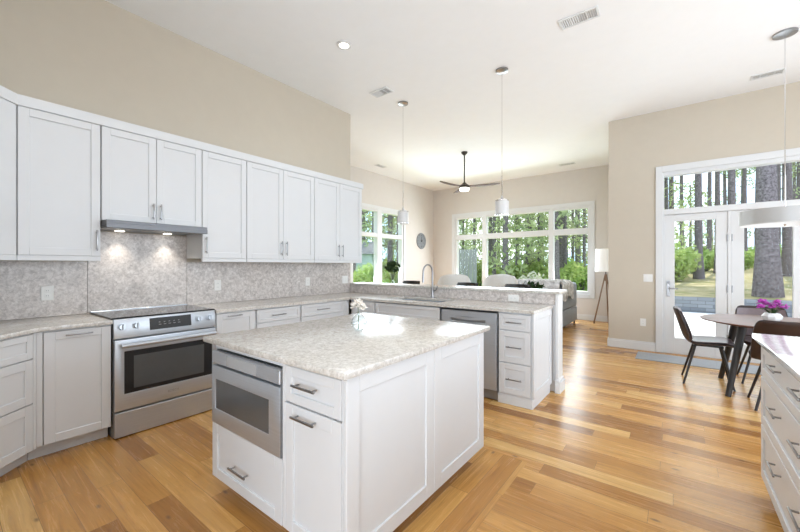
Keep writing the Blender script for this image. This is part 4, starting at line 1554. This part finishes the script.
rnd = random.Random(11)
# trees seen through the door: (pixel column they show in, distance, scale)
door_trees = [(768, 11.2, 1.42, 'thickest grey tree trunk seen through the right door leaf'),
              (788, 20.0, 1.25, 'tree with a flared base right of the thickest trunk'),
              (731, 17.5, 0.95, 'tree trunk showing in the transom above the gap between the door leaves'),
              (699, 19.0, 1.00, 'tree trunk seen in the middle of the left door leaf'),
              (718, 23.0, 0.90, 'slim tree trunk at the right side of the left door leaf'),
              (672, 24.0, 0.95, 'slim tree at the left side of the left door leaf'),
              (709, 30.0, 1.0, None), (745, 29.0, 1.0, None), (682, 33.0, 1.05, None), (805, 27.0, 1.0, None), (778, 34.0, 1.1, None), (757, 36.0, 1.1, None), (665, 38.0, 1.1, None), (725, 39.0, 1.1, None), (795, 40, 1.1, None)]
for i, (px, dep, s, lab) in enumerate(door_trees):
    p = at(px, dep)
    z = gz(p.y) if p.y > 13.9 else -0.05
    put(pine, i == 0, p.x, p.y, z, s, rnd.uniform(0, 6.28), lab or 'slim distant tree in the woods beyond the patio wall')
for (px, dep, s) in ((474, 22, .5), (494, 20, .62), (507, 25, .5), (517, 22, .55), (533, 27, .6), (539, 21, .6), (565, 22, .62), (573, 27, .6), (584, 23, .55), (463, 27, .6), (486, 28, .6), (373, 26, .6), (398, 22, .5)):
    p = at(px, dep)
    o = put(pine, False, p.x, p.y, -0.12, s, rnd.uniform(0, 6.28), 'tall bare trunked tree in the woods beyond the living room windows', 0.9)
    o['group'] = 'bare trunked trees beyond the living room windows'
first = [True, True]
spots = []
for row, (dep, n, x0, x1) in enumerate(((19.0, 9, 445, 600), (24.5, 12, 438, 605), (31.0, 14, 435, 606), (40.0, 16, 435, 607))):
    for i in range(n):
        spots.append((x0 + (x1 - x0) * (i + .5) / n + rnd.uniform(-5, 5), dep + rnd.uniform(-1.5, 1.5)))
for px, dep in ((352, 22), (362, 27), (370, 24), (380, 30), (390, 25), (400, 28), (410, 24), (365, 38), (378, 40), (392, 38), (405, 40), (350, 36), (418, 33)):
    spots.append((px, dep))
for (px, dep) in ((666, 23), (690, 36), (742, 40), (800, 36), (712, 46)):
    spots.append((px, dep))
done = []
for i, (px, dep) in enumerate(spots):
    p = at(px, dep)
    if any((p - q).length < 2.3 for q in done):
        continue
    done.append(p)
    zt = gz(p.y) if px > 640 else -0.12
    k = 1 if rnd.random() < .45 else 0
    o = put((broad, broad2)[k], first[k], p.x, p.y, zt, rnd.uniform(.85, 1.25), rnd.uniform(0, 6.28))
    if px > 640:
        o['label'] = 'green leafy tree in the woods beyond the stone patio wall'
        o['group'] = 'leafy trees beyond the glazed door'
    first[k] = False
# shrubs
SG = 'green shrubs under the trees'


def make_shrub(name, label, group, seed, r, n, size, mat):
    root = thing(name, label, 'shrub', (0, 0, 0), 0, group)
    rr = random.Random(seed)
    mb = MB()
    for k in range(9):
        a, d = rr.uniform(0, 6.28), rr.uniform(0, .55) * r
        leaf_clump(mb, (cos(a) * d, sin(a) * d, r * rr.uniform(.4, .95)), r * .55, n // 9, size, rr, .85)
    mb.build('foliage', mat, root, 180, recalc=False)
    mb = MB()
    for k in range(6):
        a = rr.uniform(0, 6.28)
        mb.tube([(0, 0, -.1), (cos(a) * r * .25, sin(a) * r * .25, r * .5), (cos(a) * r * .5, sin(a) * r * .5, r * .95)], [.03, .02, .01], 6)
    mb.build('stem', M['bark'], root)
    return root


shr = make_shrub('shrub', 'low green shrub among the trunks in the woods outside', SG, 4, 0.9, 900, 0.10, M['bush'])
k = 0
for (px, dep, s) in [(672, 21, 1.2), (684, 26, 1.5), (692, 23, 1.0), (706, 27, 1.4), (724, 25, 1.1), (742, 27, 1.3), (790, 24, 1.2), (803, 22, 1.3), (776, 28, 1.4), (666, 30, 1.6), (700, 34, 1.8), (735, 35, 1.9), (765, 33, 1.7), (796, 32, 1.8), (676, 17.5, 1.3), (668, 19, 1.6)]:
    p = at(px, dep)
    put(shr, k == 0, p.x, p.y, gz(p.y), s, rnd.uniform(0, 6.28))
    k += 1
for (px, dep, s) in [(462, 17.5, .9), (505, 21, 1.3), (531, 20, 1.5), (548, 19, 1.2), (566, 20, 1.3), (582, 21.5, 1.4), (478, 22, 1.4), (450, 23, 1.5), (595, 24, 1.5), (520, 26, 1.7), (556, 27, 1.8), (490, 28, 1.7),
                     (362, 17, 1.0), (374, 19, 1.3), (396, 18, 1.2), (384, 16, .7), (408, 23, 1.4), (386, 27, 1.8), (355, 26, 1.7)]:
    p = at(px, dep)
    put(shr, False, p.x, p.y, -0.12, s, rnd.uniform(0, 6.28))
pb = make_shrub('shrub', 'pale silvery shrub outside the middle pane of the wide window', None, 8, 1.0, 1100, 0.09, M['palebush'])
p = at(532, 12.6)
put(pb, True, p.x, p.y, -0.12, 0.95, 0.4)

sh = thing('garden_shed', 'blue grey garden building beyond the window left of the clock', 'shed', tuple(at(352, 24.0)), radians(30))
MB().box(-1.6, 1.6, -1.2, 1.2, -0.12, 2.1).build('shed_wall', M['shed'], sh)
mb = MB()
b = bmesh.new()
for y in (-1.45, 1.45):
    pass
q0 = [b.verts.new(v) for v in ((-1.8, -1.45, 2.05), (1.8, -1.45, 2.05), (1.8, 0, 2.9), (-1.8, 0, 2.9), (1.8, 1.45, 2.05), (-1.8, 1.45, 2.05))]
b.faces.new((q0[0], q0[1], q0[2], q0[3]))
b.faces.new((q0[3], q0[2], q0[4], q0[5]))
b.faces.new((q0[0], q0[3], q0[5]))
b.faces.new((q0[1], q0[4], q0[2]))
b.faces.new((q0[0], q0[5], q0[4], q0[1]))
mb.merge(b)
mb.build('shed_roof', M['roof'], sh)
MB().box(-.9, .5, -1.23, -1.2, 0.5, 1.7, .01).build('shed_window', M['trim'], sh)
fp = at(467, 15.0)
fe = thing('fence_panel', 'grey board fence panel outside the left pane of the wide window', 'fence', tuple(fp), radians(25))
mb = MB()
for i in range(5):
    mb.box(-0.42 + i * .165, -0.42 + i * .165 + .155, 0, .025, -0.10, 2.0, .004)
mb.build('boards', M['cedar'], fe)
MB().box(-.43, -.35, .026, .10, -0.15, 2.05).box(.32, .40, .026, .10, -0.15, 2.05).box(-.35, .32, .026, .06, .4, .49).box(-.35, .32, .026, .06, 1.5, 1.59).build('frame', M['cedar'], fe)
